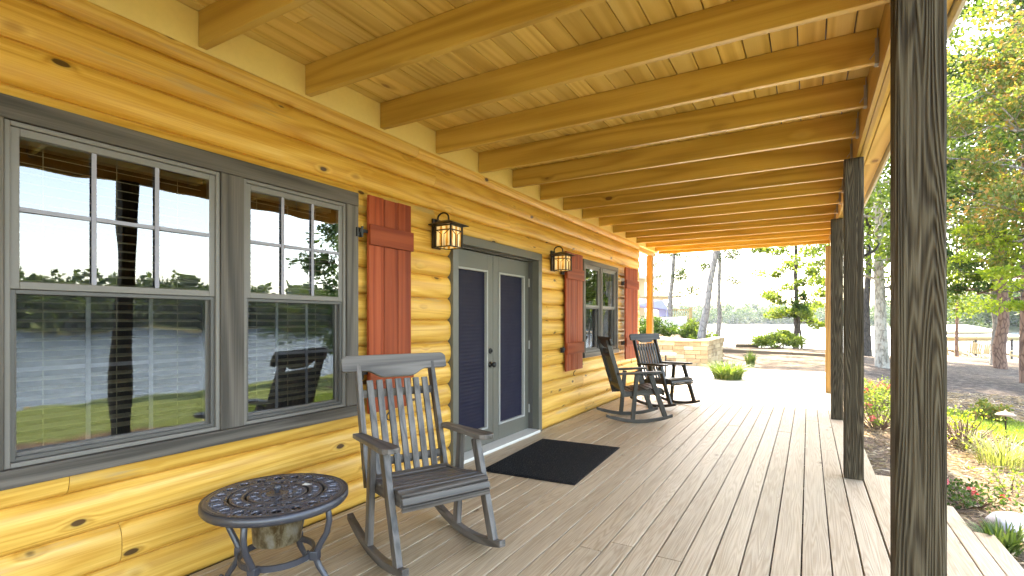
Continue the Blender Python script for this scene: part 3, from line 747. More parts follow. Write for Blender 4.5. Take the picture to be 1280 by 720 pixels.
# ------------------------------------------------------------------ round cast table with ice bucket
tb = thing('side_table', 'round dark cast metal side table with pierced top and bucket below', 'side table', (-2.325, 1.645, 0))
TZ = .475; TR = .335
def pierced_top():
    mb = MB(); z0, z1 = TZ - .012, TZ
    def ringbar(r0, r1, n=72):
        v = []; f = []
        for k in range(n):
            a = 2 * math.pi * k / n; c, s = math.cos(a), math.sin(a)
            v += [(r0 * c, r0 * s, z0), (r1 * c, r1 * s, z0), (r1 * c, r1 * s, z1), (r0 * c, r0 * s, z1)]
        for k in range(n):
            q = (k + 1) % n
            for j in range(4): f.append((k * 4 + j, k * 4 + (j + 1) % 4, q * 4 + (j + 1) % 4, q * 4 + j))
        mb.add(v, f)
    for r0, r1 in ((.30, .335), (.225, .236), (.205, .214), (.15, .162), (.128, .138), (.075, .085), (.012, .055)): ringbar(r0, r1)
    def petals(r0, r1, n, w, ph=0):
        for k in range(n):
            a = 2 * math.pi * (k + ph) / n
            Mx = Matrix.Rotation(a, 4, 'Z')
            L = r1 - r0; pts = []
            for i in range(13):
                t = i / 12; ang = t * 2 * math.pi; pts.append(((r0 + L / 2) - L / 2 * math.cos(ang), w * math.sin(ang) * (1.0), TZ - .005))
            mb.tube([Mx @ Vector(p) for p in pts], .0058, 6, False)
            mb.bar(Mx @ Vector((r0, 0, TZ - .006)), Mx @ Vector((r1, 0, TZ - .006)), .005, .009)
    petals(.235, .302, 20, .028); petals(.235, .302, 20, .012, .5); petals(.16, .207, 18, .022); petals(.16, .207, 18, .009, .5); petals(.083, .13, 12, .018); petals(.083, .13, 12, .008, .5); petals(.05, .078, 9, .010)
    mb.obj('table_top', M['ttop'], tb, smooth=False)
    mb = MB(); mb.lathe([(.31, TZ - .026), (.311, TZ - .02), (.002, TZ - .02)], 60); mb.obj('under_plate', M['iron'], tb)
    mb = MB(); n = 72; v = []; f = []
    pr_ = [(TR - .004, TZ + .002), (TR + .006, TZ - .002), (TR + .008, TZ - .03), (TR, TZ - .042), (TR - .014, TZ - .04), (TR - .016, TZ - .012)]
    for k in range(n):
        a = 2 * math.pi * k / n
        for r_, z in pr_: v.append((r_ * math.cos(a), r_ * math.sin(a), z))
    m = len(pr_)
    for k in range(n):
        for j in range(m): f.append((k * m + j, k * m + (j + 1) % m, ((k + 1) % n) * m + (j + 1) % m, ((k + 1) % n) * m + j))
    mb.add(v, f); mb.obj('rim', M['alu'], tb, smooth=True)
pierced_top()
mb = MB(); mb.lathe([(.012, TZ + .001), (.011, TZ + .012), (.019, TZ + .022), (.021, TZ + .034), (.014, TZ + .045), (.004, TZ + .048)], 16); mb.obj('knob', M['alu'], tb, smooth=True)
sc_ = thing('paper_scrap', 'small pale scrap lying on the round metal table', 'scrap', (-2.30, 1.80, TZ + .003), R(20))
mb = MB(); mb.add([(-.022, -.014, 0), (.02, -.016, .004), (.024, .012, .001), (-.018, .015, .006), (0, 0, .008)], [(0, 1, 4), (1, 2, 4), (2, 3, 4), (3, 0, 4)]); mb.obj('scrap', M['white'], sc_)
mb = MB(); mb.lathe([(.10, .235), (.112, .24), (.130, TZ - .017), (.133, TZ - .0165)], 36); mb.obj('bucket', M['bucket'], tb, smooth=True)
for k in range(4):
    a = R(24 + 90 * k); Mz = Matrix.Rotation(a, 4, 'Z')
    ctl = [(.235, TZ - .03), (.268, .41), (.275, .35), (.262, .29), (.225, .225), (.205, .185), (.203, .16), (.22, .12), (.247, .08), (.268, .05), (.276, .028), (.285, .014), (.305, .012), (.315, .028), (.305, .042), (.293, .038)]
    mb = MB(); mb.tube([Mz @ Vector((r_, 0, z)) for r_, z in ctl], [.015, .015, .015, .015, .016, .017, .017, .016, .015, .014, .013, .012, .011, .010, .009, .007], 10)
    lg = mb.obj('leg', M['alu'], tb, smooth=True)
    mb = MB(); mb.lathe([(.014, .0), (.016, .004), (.012, .016)], 12, Mz @ Matrix.Translation((.283, 0, .0005))); mb.obj('foot_pad', M['bead'], lg)
    mb = MB(); mb.box(.178, .222, -.02, .02, .15, .195, Mz); mb.obj('bracket', M['alu'], lg, bevel=.004)
mb = MB(); n = 60; v = []; f = []
for k in range(n):
    a = 2 * math.pi * k / n; c, s = math.cos(a), math.sin(a)
    for r_, z in ((.168, .158), (.18, .158), (.18, .187), (.168, .187)): v.append((r_ * c, r_ * s, z))
for k in range(n):
    for j in range(4): f.append((k * 4 + j, k * 4 + (j + 1) % 4, ((k + 1) % n) * 4 + (j + 1) % 4, ((k + 1) % n) * 4 + j))
mb.add(v, f); mb.obj('stretcher_ring', M['alu'], tb)

# ------------------------------------------------------------------ stone planter wall, table, timbers
sw = thing('stone_wall', 'low tan block retaining wall with capstones at the patio edge', 'stone wall', (-4.02, 16.1, 0))
mb = MB(); rr = random.Random(4); hh = .122
for c in range(6):
    x = -2.36 + (0 if c % 2 else .0); first = True
    while x > -7.2:
        L = rr.uniform(.28, .46) if not (first and c % 2) else .2; first = False
        z = -.06 + c * (hh + .004); dy = rr.uniform(-.012, .012)
        mb.box(x - L + .004 + 3.8, x + 3.8, -.16 + dy, .14, z, z + hh); x -= L
for c in range(6):                                                 # the return going back from the corner
    y = .145
    while y < 3: L = rr.uniform(.28, .46); z = -.06 + c * (hh + .004); mb.box(1.14, 1.44 + rr.uniform(-.012, .012), y, y + L - .004, z, z + hh); y += L
mb.obj('blocks', M['stone'], sw, bevel=.012)
mb = MB(); x = -2.32; z = -.06 + 6 * (hh + .004)
while x > -7.2: L = rr.uniform(.38, .5); mb.box(x - L + .004 + 3.8, x + 3.8, -.2, .16, z, z + .06); x -= L
y = .164
while y < 3: L = .44; mb.box(1.12, 1.48, y, y + L - .004, z, z + .06); y += L
mb.obj('capstone', M['stone'], sw, bevel=.01)
mb = MB(); mb.box(-3.4, 1.13, .16, 3, -.1, .60); mb.obj('soil', M['timber'], sw)
q = at(832, 441, 12.3)
st2 = thing('patio_table', 'small grey table on the sunny patio behind the far rocking chair', 'small table', (q.x, q.y, -.012))
mb = MB(); mb.lathe([(.24, .53), (.25, .54), (.25, .56), (.24, .565)], 28); mb.obj('table_top', M['bead'], st2)
mb = MB(); mb.tube([(0, 0, .03), (0, 0, .529)], .022, 10); mb.obj('pedestal', M['iron'], st2)
mb = MB(); mb.lathe([(.18, .0), (.18, .012), (.03, .029)], 24); mb.obj('base', M['iron'], st2)

def timber(name, label, p0, p1, w, h, mat='timber'):
    a, b_ = Vector(p0), Vector(p1); o = thing(name, label, 'timber', (a + b_) / 2)
    mb = MB(); n = 10; d = (b_ - a)
    for i in range(3):
        s = a + d * (i / 3) - o.location + Vector((0, 0, h / 2)); e = a + d * ((i + 1) / 3 - .003) - o.location + Vector((0, 0, h / 2)); mb.bar(s, e, w, h, (0, 0, 1))
    mb.obj('log', M[mat], o, bevel=.03); return o
def gpt(px, py, dz=0):
    p = on_ground(px, py); p.z = ground_z(p.x, p.y) + dz; return p
timber('landscape_timber', 'long weathered landscape timber edging the gravel slope', gpt(893, 440, .0), gpt(1045, 448, .0), .22, .17)
a = at(920, 430, 27); b_ = at(948, 432, 27); timber('landscape_timber', 'short dark timber edging the crest left of the round bush', (a.x, a.y, ground_z(a.x, a.y)), (b_.x, b_.y, ground_z(b_.x, b_.y)), .2, .18)
a = at(812, 421, 19); b_ = at(868, 426, 19); timber('landscape_timber', 'pale sloping timber rail behind the stone wall', (a.x, a.y, a.z - .05), (b_.x, b_.y, b_.z - .05), .14, .1, 'beige')

# ------------------------------------------------------------------ foliage
def cards(centres, dirs, L, W, r, bend=.25):
    """small bent leaf quads: centres (n,3), dirs (n,3) growth direction"""
    n = len(centres); d = dirs / np.linalg.norm(dirs, axis=1, keepdims=True)
    k = r.normal(size=(n, 3)); s = np.cross(d, k); s /= np.linalg.norm(s, axis=1, keepdims=True); u = np.cross(s, d)
    L = np.asarray(L).reshape(-1, 1) * np.ones((n, 1)); W = np.asarray(W).reshape(-1, 1) * np.ones((n, 1))
    a = centres; m = a + d * L * .5 + u * L * bend * .4; e = a + d * L - u * L * bend * .2
    v = np.stack([a, m + s * W * .5, e, m - s * W * .5], 1).reshape(-1, 3)
    f = np.arange(4 * n).reshape(n, 4); return v, f
def crown_points(clumps, per, r, flat=.75):
    c = np.array([q[:3] for q in clumps]); rad = np.array([q[3] for q in clumps])
    idx = r.integers(0, len(c), per * len(c)); v = r.normal(size=(len(idx), 3)); v /= np.linalg.norm(v, axis=1, keepdims=True)
    rr_ = rad[idx] * r.random(len(idx)) ** .45; off = v * rr_[:, None]; off[:, 2] *= flat
    return c[idx] + off, v
def limb(mb, a, b_, r0, r1, r, n=6, sag=0.0, seg=6):
    a = Vector(a); b_ = Vector(b_); L = (b_ - a).length; pts = []
    for i in range(n + 1):
        t = i / n; p = a.lerp(b_, t) + Vector(r.normal(size=3)) * L * .035 * (0 < i < n); p.z += sag * L * math.sin(t * math.pi) ; pts.append(p)
    mb.tube(pts, [r0 + (r1 - r0) * i / n for i in range(n + 1)], seg); return pts
def tree(name, label, base, height, r0, bark, leaf, clumps=None, lean=(0, 0), nlimb=14, crown=(.45, 1.0), spread=2.5, per=160, lsize=(.14, .09), csize=.7, seed=0, group='trees along the lakeshore', upsweep=.35, flat=.7, extra=None, leafdown=0.0, ncl=3, shape='oval'):
    r = np.random.default_rng(seed); o = thing(name, label, 'tree', base, 0, group)
    mb = MB(); n = 14; pts = []; rads = []
    wob = r.normal(size=(n + 1, 2)) * r0 * .22
    for i in range(n + 1):
        t = i / n; pts.append(Vector((lean[0] * t * height + wob[i][0] * (i > 0), lean[1] * t * height + wob[i][1] * (i > 0), -.15 + (height + .15) * t)))
        rads.append(r0 * ((1.45 if i == 0 else 1.12 if i == 1 else 1.0) * (1 - .8 * t)) + .012)
    # finer flare near the ground
    p0 = pts[0]; pts.insert(1, p0.lerp(pts[1], .12)); rads.insert(1, rads[1] * 1.05 + .0)
    mb.tube(pts, rads, 12); mb.obj('trunk', M[bark], o, smooth=True)
    def tp(t): 
        i = min(int(t * n), n - 1); q = t * n - i; P_ = [pts[0]] + pts[2:]; return P_[i].lerp(P_[i + 1], q)
    lb = MB(); cl = []
    for i in range(nlimb):
        t = crown[0] + (crown[1] - crown[0]) * ((i + r.random()) / nlimb) * .97; a = tp(t); an = i * 2.4 + r.random() * .9
        u = (t - crown[0]) / max(.01, crown[1] - crown[0])
        prof = {'oval': math.sin(math.pi * (.18 + .75 * u)), 'cone': 1.05 - .85 * u, 'top': .35 + .65 * math.sin(math.pi * (.25 + .7 * u))}[shape]
        L = spread * prof * r.uniform(.7, 1.15)
        e = a + Vector((math.cos(an) * L, math.sin(an) * L, L * upsweep * r.uniform(.5, 1.4)))
        lp = limb(lb, a, e, max(.02, r0 * .35 * (1 - .6 * t)), .012, r)
        for j in range(ncl):
            q = lp[int(len(lp) * (.5 + .5 * (j + 1) / ncl)) - 1]; q = q + Vector(r.normal(size=3)) * csize * .45
            cl.append((q.x, q.y, q.z, csize * r.uniform(.6, 1.2)))
            limb(lb, lp[len(lp) // 2], q, .014, .006, r, 3, seg=5)
    for e in (extra or []):
        e = Vector(e[:3]).to_tuple() + (e[3],); t = min(.95, max(.15, (e[2] - .6) / height)); a = tp(t)
        limb(lb, a, e[:3], .04, .012, r, 6, seg=6); cl.append(e)
    lb.obj('branches', M[bark], o, smooth=True)
    c, v = crown_points(cl, per, r, flat); d = v * .6 + r.normal(size=c.shape) * .6; d[:, 2] -= leafdown
    vv, ff = cards(c, d, lsize[0] * r.uniform(.6, 1.35, len(c)), lsize[1] * r.uniform(.7, 1.2, len(c)), r)
    npobj('crown', vv, ff, M[leaf], o); return o
def G(px, py): 
    p = on_ground(px, py); p.z = ground_z(p.x, p.y); return p
def GD(px, d):
    p = at(px, 400, d); p.z = ground_z(p.x, p.y); return p
rt = Vector((CS, SN))                                               # towards the right of the photograph
# tall pines to the left of the view
tree('pine_tree', 'leaning grey pine trunk rising behind the right end of the stone wall', GD(873, 24), 15, .16, 'bark_grey', 'needle', lean=(rt.x * .17, rt.y * .17), crown=(.5, 1), nlimb=12, spread=2.4, per=160, lsize=(.26, .05), csize=.55, seed=1, upsweep=.1, shape='cone')
tree('pine_tree', 'slender straight pine trunk just right of the leaning one', GD(898, 31), 14, .13, 'bark_grey', 'needle', lean=(rt.x * .01, rt.y * .01), crown=(.30, 1), nlimb=17, spread=1.9, per=110, lsize=(.24, .05), csize=.38, seed=2, upsweep=-.12, shape='top')
tree('pine_tree', 'thin pine rising behind the neighbouring deck near the end post', GD(836, 32), 13, .15, 'bark_grey', 'needle', lean=(rt.x * .06, rt.y * .06), crown=(.22, 1), nlimb=22, spread=2.0, per=120, lsize=(.24, .05), csize=.42, seed=3, upsweep=-.1, shape='top')
tree('shore_tree', 'layered green tree with dark trunk standing behind the round bush', GD(995, 31), 11, .15, 'bark_dark', 'leaf_light', crown=(.16, 1), nlimb=26, spread=2.7, per=130, lsize=(.17, .12), csize=.5, seed=5, upsweep=-.05, flat=.4, ncl=3)
tree('shore_tree', 'thin curved sapling leaning beside the layered tree trunk', GD(1003, 30.5), 3.2, .07, 'bark_dark', 'leaf_dark', lean=(-rt.x * .1, -rt.y * .1), crown=(.6, 1), nlimb=6, spread=.7, per=80, lsize=(.14, .1), csize=.3, seed=6)
tree('sycamore_tree', 'pale patchy barked tree seen between the two nearest posts', GD(1103, 18.5), 13, .19, 'bark_pale', 'leaf_light', lean=(-rt.x * .03, -rt.y * .03), crown=(.22, 1), nlimb=36, spread=4.0, per=165, lsize=(.15, .11), csize=.75, seed=7)
tree('shore_tree', 'dark straight trunk close left of the pale patchy tree', GD(1085, 26), 16, .16, 'bark_dark', 'leaf_light', crown=(.35, 1), nlimb=46, spread=4.8, per=230, lsize=(.18, .13), csize=.9, seed=8)
tree('pine_tree', 'thick reddish brown pine trunk on the straw beside the path to the lake', G(1251, 461), 15, .21, 'bark_red', 'leaf_dark', crown=(.2, .95), nlimb=24, spread=3.6, per=170, lsize=(.16, .11), csize=.6, seed=9, upsweep=.15, flat=.5, lean=(rt.x * .02, rt.y * .02))
tree('pine_tree', 'thin reddish trunk next to the boathouse roof, right of the nearest post', GD(1196, 33), 13, .085, 'bark_red', 'leaf_light', crown=(.3, 1), nlimb=20, spread=2.8, per=150, lsize=(.18, .12), csize=.7, seed=10)
tree('maple_tree', 'tall maple with reddening leaves at the upper right edge', GD(1302, 13), 9.5, .17, 'bark_grey', 'leaf_red', crown=(.38, 1), nlimb=26, spread=2.6, per=230, lsize=(.11, .085), csize=.6, seed=11, upsweep=.25)
tree('shade_tree', 'big light green tree filling the sky behind the reddening maple', GD(1245, 25), 15, .22, 'bark_grey', 'leaf_light', crown=(.22, 1), nlimb=46, spread=5.2, per=260, lsize=(.18, .13), csize=1.05, seed=12)
tree('dogwood_tree', 'yellow green spreading branches at the right edge by the pine trunk', GD(1320, 13), 5.2, .09, 'bark_dark', 'leaf_yellow', crown=(.45, 1), nlimb=14, spread=1.9, per=150, lsize=(.11, .08), csize=.42, seed=13, flat=.35, upsweep=.0)
tree('pine_tree', 'red barked trunk cut by the right edge of the view', GD(1281, 15.5), 13, .10, 'bark_red', 'leaf_dark', crown=(.4, 1), nlimb=18, spread=2.4, per=150, lsize=(.16, .11), csize=.6, seed=14)
tree('pine_tree', 'bushy pine on the shore lawn mirrored in the big window', (10.2, 13.0, ground_z(10.2, 13.0)), 9, .2, 'bark_pine', 'leaf_dark', crown=(.15, 1), nlimb=26, spread=2.2, per=150, lsize=(.2, .09), csize=.55, seed=15, shape='cone', upsweep=.1)

def shrub(name, label, base, w, h, mat, leaf, nst=26, per=60, lsize=(.05, .03), csize=.12, seed=0, group=None, flowers=0, cat='shrub', bark='twig'):
    r = np.random.default_rng(seed); o = thing(name, label, cat, base, 0, group); lb = MB(); cl = []
    for i in range(nst):
        a = r.random() * 6.28; q = r.random() ** .6; e = Vector((math.cos(a) * q * w / 2, math.sin(a) * q * w / 2, h * (1 - .55 * q * q) * r.uniform(.55, 1.05)))
        lp = limb(lb, (e.x * .15, e.y * .15, -.03), e, .006 + h * .006, .0025, r, 4, seg=5)
        for j in (-1, -2): p = lp[j]; cl.append((p.x, p.y, p.z, csize * r.uniform(.6, 1.2)))
    lb.obj('stems', M[bark], o)
    if leaf:
        c, v = crown_points(cl, per, r, .8); vv, ff = cards(c, v + r.normal(size=c.shape) * .5, lsize[0] * r.uniform(.6, 1.3, len(c)), lsize[1], r); npobj('leaves', vv, ff, M[leaf], o)
    if flowers:
        for i in range(flowers):
            c = cl[r.integers(len(cl))]; p0 = np.array(c[:3]) + r.normal(size=3) * .03 + np.array([0, 0, .04])
            pts = p0 + r.normal(size=(9, 3)) * .008; vv, ff = cards(pts, r.normal(size=pts.shape), .038, .034, r); npobj('flower', vv, ff, M['rose'], o)
    return o
def clump(name, label, base, w, h, mat, n=160, wid=.012, seed=0, cat='plant', group=None):
    r = np.random.default_rng(seed); o = thing(name, label, cat, base, 0, group); V_ = []; F_ = []
    for i in range(n):
        a = r.random() * 6.28; q = r.random() ** .5 * w * .22; x, y = math.cos(a) * q, math.sin(a) * q; b_ = a + r.normal() * .5
        L = h * r.uniform(.7, 1.2); sp = w * .38 * r.uniform(.3, 1.1); s = np.array([-math.sin(b_), math.cos(b_), 0]) * wid / 2; k0 = len(V_)
        for t in (0, .35, .7, 1):
            p = np.array([x + math.cos(b_) * sp * t ** 1.6, y + math.sin(b_) * sp * t ** 1.6, L * (t * 1.25 - .55 * t ** 2.6 * (sp / w * 2))]); wv = 1 if t < .5 else (.75 if t < 1 else .08)
            V_ += [p - s * wv, p + s * wv]
        for j in range(3): F_.append((k0 + 2 * j, k0 + 2 * j + 1, k0 + 2 * j + 3, k0 + 2 * j + 2))
    me = npobj('leaves', np.array(V_), np.array(F_), M[mat], o); return o
shrub('rounded_bush', 'wide rounded green bush on the crest before the lake', GD(971, 26.5), 2.5, .85, None, 'leaf_light', 60, 70, (.10, .06), .22, 21, cat='bush')
shrub('dark_bush', 'dark leafy bush below the neighbouring deck behind the stone wall', GD(868, 25), 2.0, 1.3, None, 'leaf_light', 40, 60, (.12, .07), .25, 22, cat='bush')
shrub('dark_bush', 'low dark bush between the end post and the neighbouring deck', GD(812, 21), 2.2, .75, None, 'leaf_dark', 40, 60, (.10, .06), .2, 23, cat='bush')
clump('daylily_clump', 'bright green strap leaved clump at the foot of the stone wall', (-1.62, 12.75, -.02), 1.35, .36, 'lily', 520, .02, 24)
clump('daylily_clump', 'small yellow green tuft by the gravel right of the wall corner', GD(938, 15.6), .5, .42, 'lily', 120, .018, 25)
G1 = 'rose bushes along the deck edge'
for i, (px, py, w, h, fl) in enumerate(((1097, 536, 1.0, .55, 9), (1090, 512, 1.0, .5, 14), (1112, 508, .9, .5, 12))):
    shrub('rose_bush', ['twiggy rose bush nearest the hooked post, few pink flowers', 'low rose bush with many pink flowers farther along the deck edge', 'pink flowering rose bush partly behind the nearest post'][i], G(px, py), w, h, None, 'leaf_light', 40, 9, (.045, .028), .10, 31 + i, G1, fl)
shrub('bare_shrub', 'bare twiggy shrub in front of the lawn right of the nearest post', G(1203, 560), 1.1, .55, None, 'leaf_yellow', 60, 3, (.045, .03), .10, 36)
shrub('red_sprig', 'small sprig with orange red leaves behind the path light', G(1240, 525), .7, .32, None, 'leaf_red', 14, 26, (.06, .035), .07, 37, cat='plant')
clump('grass_clump', 'pale arching ornamental grass clump below the path light', G(1252, 583), 1.0, .32, 'paleblade', 200, .010, 38)
clump('lily_clump', 'dark green strap leaved plant beside the pale boulder', G(1254, 690), .45, .17, 'lily', 150, .014, 39)
shrub('low_shrub', 'low leafy shrub with tiny flowers beside the step corner', G(1212, 632), .6, .22, None, 'leaf_dark', 30, 9, (.04, .022), .07, 40, flowers=3)
shrub('low_shrub', 'scattered yellow green seedlings in the mulch at the right edge', G(1262, 612), .8, .16, None, 'leaf_light', 16, 6, (.035, .02), .05, 41)
# boulder
p = G(1270, 668); bm = bmesh.new(); bmesh.ops.create_icosphere(bm, subdivisions=3, radius=.17)
for v in bm.verts: v.co *= 1 + .22 * mnoise.noise(v.co * 6) + .08 * mnoise.noise(v.co * 18); v.co.z *= .62
me = bpy.data.meshes.new('boulder'); bm.to_mesh(me); bm.free(); me.materials.append(M['rock']); me.polygons.foreach_set('use_smooth', [True] * len(me.polygons))
o = bpy.data.objects.new('boulder', me); C.objects.link(o); o.location = p + Vector((0, 0, .05)); tag(o, 'smooth pale grey boulder half buried beside the strap leaved plant', 'boulder')
# path light
p = G(1257, 549); pl = thing('path_light', 'bronze mushroom path light standing in the strip of lawn', 'path light', p)
mb = MB(); mb.tube([(0, 0, -.05), (0, 0, .36)], .011, 10); mb.obj('stem', M['bronze'], pl)
mb = MB(); mb.lathe([(.115, .345), (.118, .35), (.085, .375), (.03, .395), (.012, .41), (.006, .425)], 24); mb.obj('cap', plain('weathered_copper', (.32, .22, .16), .5, metallic=.3), pl, smooth=True)

# ------------------------------------------------------------------ litter and grass (stuff)
def litter():
    r = np.random.default_rng(5); P_ = []; D_ = []
    while len(P_) < 16000:
        x = r.uniform(.55, 5.5); y = r.uniform(2.5, 16); 
        if lawn_mask(x, y) > .5: continue
        P_.append((x, y, ground_z(x, y) + r.uniform(.0, .03))); a = r.random() * 6.28; D_.append((math.cos(a), math.sin(a), r.normal() * .18))
    P_ = np.array(P_); v, f = cards(P_, np.array(D_), r.uniform(.05, .16, len(P_)), r.uniform(.006, .02, len(P_)), r, .1)
    tag(npobj('pine_straw', v, f, M['straw']), 'brown pine straw and leaf litter covering the mulch bed', 'pine straw', kind='stuff')
litter()
def grass():
    r = np.random.default_rng(6); P_ = []
    while len(P_) < 26000:
        x = r.uniform(1.6, 5); y = r.uniform(5, 13.2)
        if lawn_mask(x, y) < .35 + .3 * r.random(): continue
        P_.append((x, y, ground_z(x, y) - .005))
    P_ = np.array(P_); d = r.normal(size=P_.shape) * .35; d[:, 2] = 1
    v, f = cards(P_, d, r.uniform(.035, .08, len(P_)), .007, r, .3)
    tag(npobj('lawn_grass', v, f, M['grass']), 'short bright green grass in the lawn strip', 'grass', kind='stuff')
grass()

# ------------------------------------------------------------------ far shore forest (one mass)
def far_forest():
    r = np.random.default_rng(8); VV = []; FF = []; off = 0
    def crown(x, y, z, w, h, n, ls):
        nonlocal off
        nc = 7; cc = r.normal(size=(nc, 3)); cc /= np.linalg.norm(cc, axis=1, keepdims=True); cc *= .6
        i = r.integers(0, nc, n); q = r.normal(size=(n, 3)); q /= np.linalg.norm(q, axis=1, keepdims=True); q *= (.55 * r.random((n, 1)) ** .4)
        p = (cc[i] + q); c = p * np.array([w / 2, w / 2, h / 2]) + np.array([x, y, z + h * .5])
        v, f = cards(c, p + r.normal(size=p.shape) * .6, ls * r.uniform(.6, 1.3, n), ls * .75, r); VV.append(v); FF.append(f + off); off += len(v)
    def belt(a0, a1, step, rows, n, ls):
        a = a0
        while a < a1:
            for k, dr in enumerate(rows):
                az = a + r.normal() * step * .4; rf = lerp_tab(FAR, az); rad = rf + dr + r.uniform(-.3, .5) * 8 + 3; x, y = rad * math.sin(R(az)), rad * math.cos(R(az))
                h = r.uniform(9, 17) * (.75 if k == 0 else 1) * (1.4 if a > 20 else 1); crown(x, y, ground_z(x, y) - (2.2 if k == 0 else 1), r.uniform(8, 13), h, n, ls)
            a += step
    belt(-13, 3, .55, (0, 14, 32, 55, 85, 120, 160), 190, 1.7)
    belt(3, 20, 1.1, (0, 10, 24, 45, 75), 330, 1.5)
    belt(20, 108, 1.1, (0, 12, 30, 60), 260, 2.4)
    tag(npobj('far_forest', np.concatenate(VV), np.concatenate(FF), M['far_leaf']), 'hazy wooded hills on the far shore of the lake', 'forest', kind='stuff')
far_forest()

# ------------------------------------------------------------------ lakeside things on the right
fp0 = at(1150, 400, 37); fp1 = at(1330, 400, 39); fl = (fp1 - fp0); fl.z = 0; L = fl.length; ang = math.atan2(fl.y, fl.x)
fz = -1.45
fe = thing('shore_fence', 'tan log rail fence along the lakeshore behind the lounge chairs', 'fence', (fp0.x, fp0.y, fz), ang)
mb = MB(); mb.tube([(-.3, 0, 1.47), (L * .5, 0, 1.46), (L + .3, 0, 1.48)], .13, 10); mb.obj('rail', M['tan'], fe, smooth=True)
for i in range(9):
    x = L * i / 8; mb = MB(); mb.tube([(x, .0, -.4), (x, 0, 1.62)], [.08, .07], 10); mb.obj('fence_post', M['bark_dark'], fe)
# boathouse
p = at(1180, 400, 52); bh = thing('boathouse', 'white roofed boathouse standing in the lake behind the rail fence', 'boathouse', (p.x, p.y, WATER), ang)
e0 = 2.2; w, l = 4.6, 5.6
def hip(mb, w, l, z0, z1, t=.12, rl=2.6):
    mb.add([(-l, -w, z0), (l, -w, z0), (l, w, z0), (-l, w, z0), (-l, -w, z0 + t), (l, -w, z0 + t), (l, w, z0 + t), (-l, w, z0 + t), (-rl, 0, z1), (rl, 0, z1)],
           [(0, 3, 2, 1), (0, 1, 5, 4), (1, 2, 6, 5), (2, 3, 7, 6), (3, 0, 4, 7), (4, 5, 9, 8), (6, 7, 8, 9), (5, 6, 9), (7, 4, 8)])
mb = MB(); hip(mb, w, l, e0, 3.0, rl=3.2); mb.obj('lower_roof', M['white'], bh)
mb = MB(); hip(mb, 2.6, 3.3, 2.85, 3.55, rl=2.4); mb.obj('upper_roof', M['white'], bh)
mb = MB()
mb.box(-3.32, 3.32, -2.62, -2.6, 2.72, 2.86); mb.box(-l, l, -w - .02, -w, e0 - .16, e0); mb.obj('fascia', M['tan'], bh)
for sx in (-1, -.33, .33, 1):
    for sy in (-1, 1):
        mb = MB(); mb.tube([(sx * (l - .3), sy * (w - .3), -1.2), (sx * (l - .3), sy * (w - .3), e0)], .1, 8); mb.obj('pile', M['tan'], bh)
# a plank dock on the shore, mirrored in the big window
dkt = thing('plank_dock', 'low grey plank dock on the grassy shore mirrored in the big window', 'dock', (13.9, 7.0, -1.75), R(8))
mb = MB()
for i in range(40): mb.box(-.2, 1.8, -5 + i * .25, -5 + i * .25 + .24, 0, .05)
mb.obj('planks', M['timber'], dkt)
for i in range(5):
    for x in (-.1, 1.75):
        mb = MB(); mb.tube([(x, -4.8 + i * 2.4, -2.5), (x, -4.8 + i * 2.4, .35)], .09, 8); mb.obj('pile', M['tan'], dkt)
# lounge chairs
def adirondack(label, loc, rz):
    o = thing('adirondack_chair', label, 'garden chair', loc, rz, 'tan lounge chairs facing the lake')
    mb = MB()
    for i in range(6): mb.bar((-.16 + i * .095, 0, .27 + i * .022), (-.075 + i * .095, 0, .288 + i * .022), .52, .02)
    mb.obj('seat', M['adir'], o)
    mb = MB()
    for i in range(6):
        y = -.23 + i * .092; mb.bar((-.16, y, .24), (-.50, y * 1.25, .98 - .9 * y * y), .085, .02, (1, 0, .4))
    mb.obj('backrest', M['adir'], o)
    for s in (-1, 1):
        mb = MB(); mb.box(-.38, .42, s * .33 - .06, s * .33 + .06, .55, .575); mb.obj('arm_rest', M['adir'], o)
        mb = MB(); mb.box(.32, .41, s * .29 - .02, s * .29 + .02, 0, .549); mb.obj('front_leg', M['adir'], o)
        mb = MB(); mb.bar((.36, s * .265, .36), (-.55, s * .265, .03), .025, .12); mb.obj('rear_leg', M['adir'], o)
    return o
p = GD(1196, 35); ad = adirondack('tan lounge chair left of the group, reclining to the right', p, YAW * 0 + R(30 + 180))
for px, d, rz, lab in ((1218, 34.5, 30 + 60, 'upright looking tan lounge chair in the middle of the shore group'), (1233, 35, 30 + 75, 'tan lounge chair just left of the thick pine trunk'), (1268, 35, 30 + 160, 'tan lounge chair right of the thick pine trunk')):
    p = GD(px, d); dup(ad, p, R(rz), lab)
# ------------------------------------------------------------------ neighbour's place on the left
p = at(800, 400, 36); nb = thing('neighbour_house', 'pale beige house with two overhanging eaves beyond the end of the porch', 'house', (p.x, p.y, .2), R(30.1))
mb = MB(); mb.box(-9, .35, 0, 7, -.9, 4.3); mb.obj('wall', M['beige'], nb)
mb = MB(); mb.add([(-10, -1.2, 4.0), (1.25, -1.2, 4.0), (1.25, 8, 4.0), (-10, 8, 4.0), (-10, -1.2, 4.2), (1.25, -1.2, 4.2), (1.25, 8, 4.2), (-10, 8, 4.2), (-10, 3.5, 6.6), (-2.5, 3.5, 6.6)], [(0, 3, 2, 1), (0, 1, 5, 4), (1, 2, 6, 5), (2, 3, 7, 6), (3, 0, 4, 7), (4, 5, 9, 8), (6, 7, 8, 9), (5, 6, 9), (7, 4, 8)]); mb.obj('roof', M['fascia'], nb)
mb = MB(); mb.box(-9, 2.2, -2.2, -.02, 2.66, 2.76); mb.box(-9, 1.5, -2.0, -.02, 2.52, 2.655); mb.obj('porch_eave', M['beige'], nb)
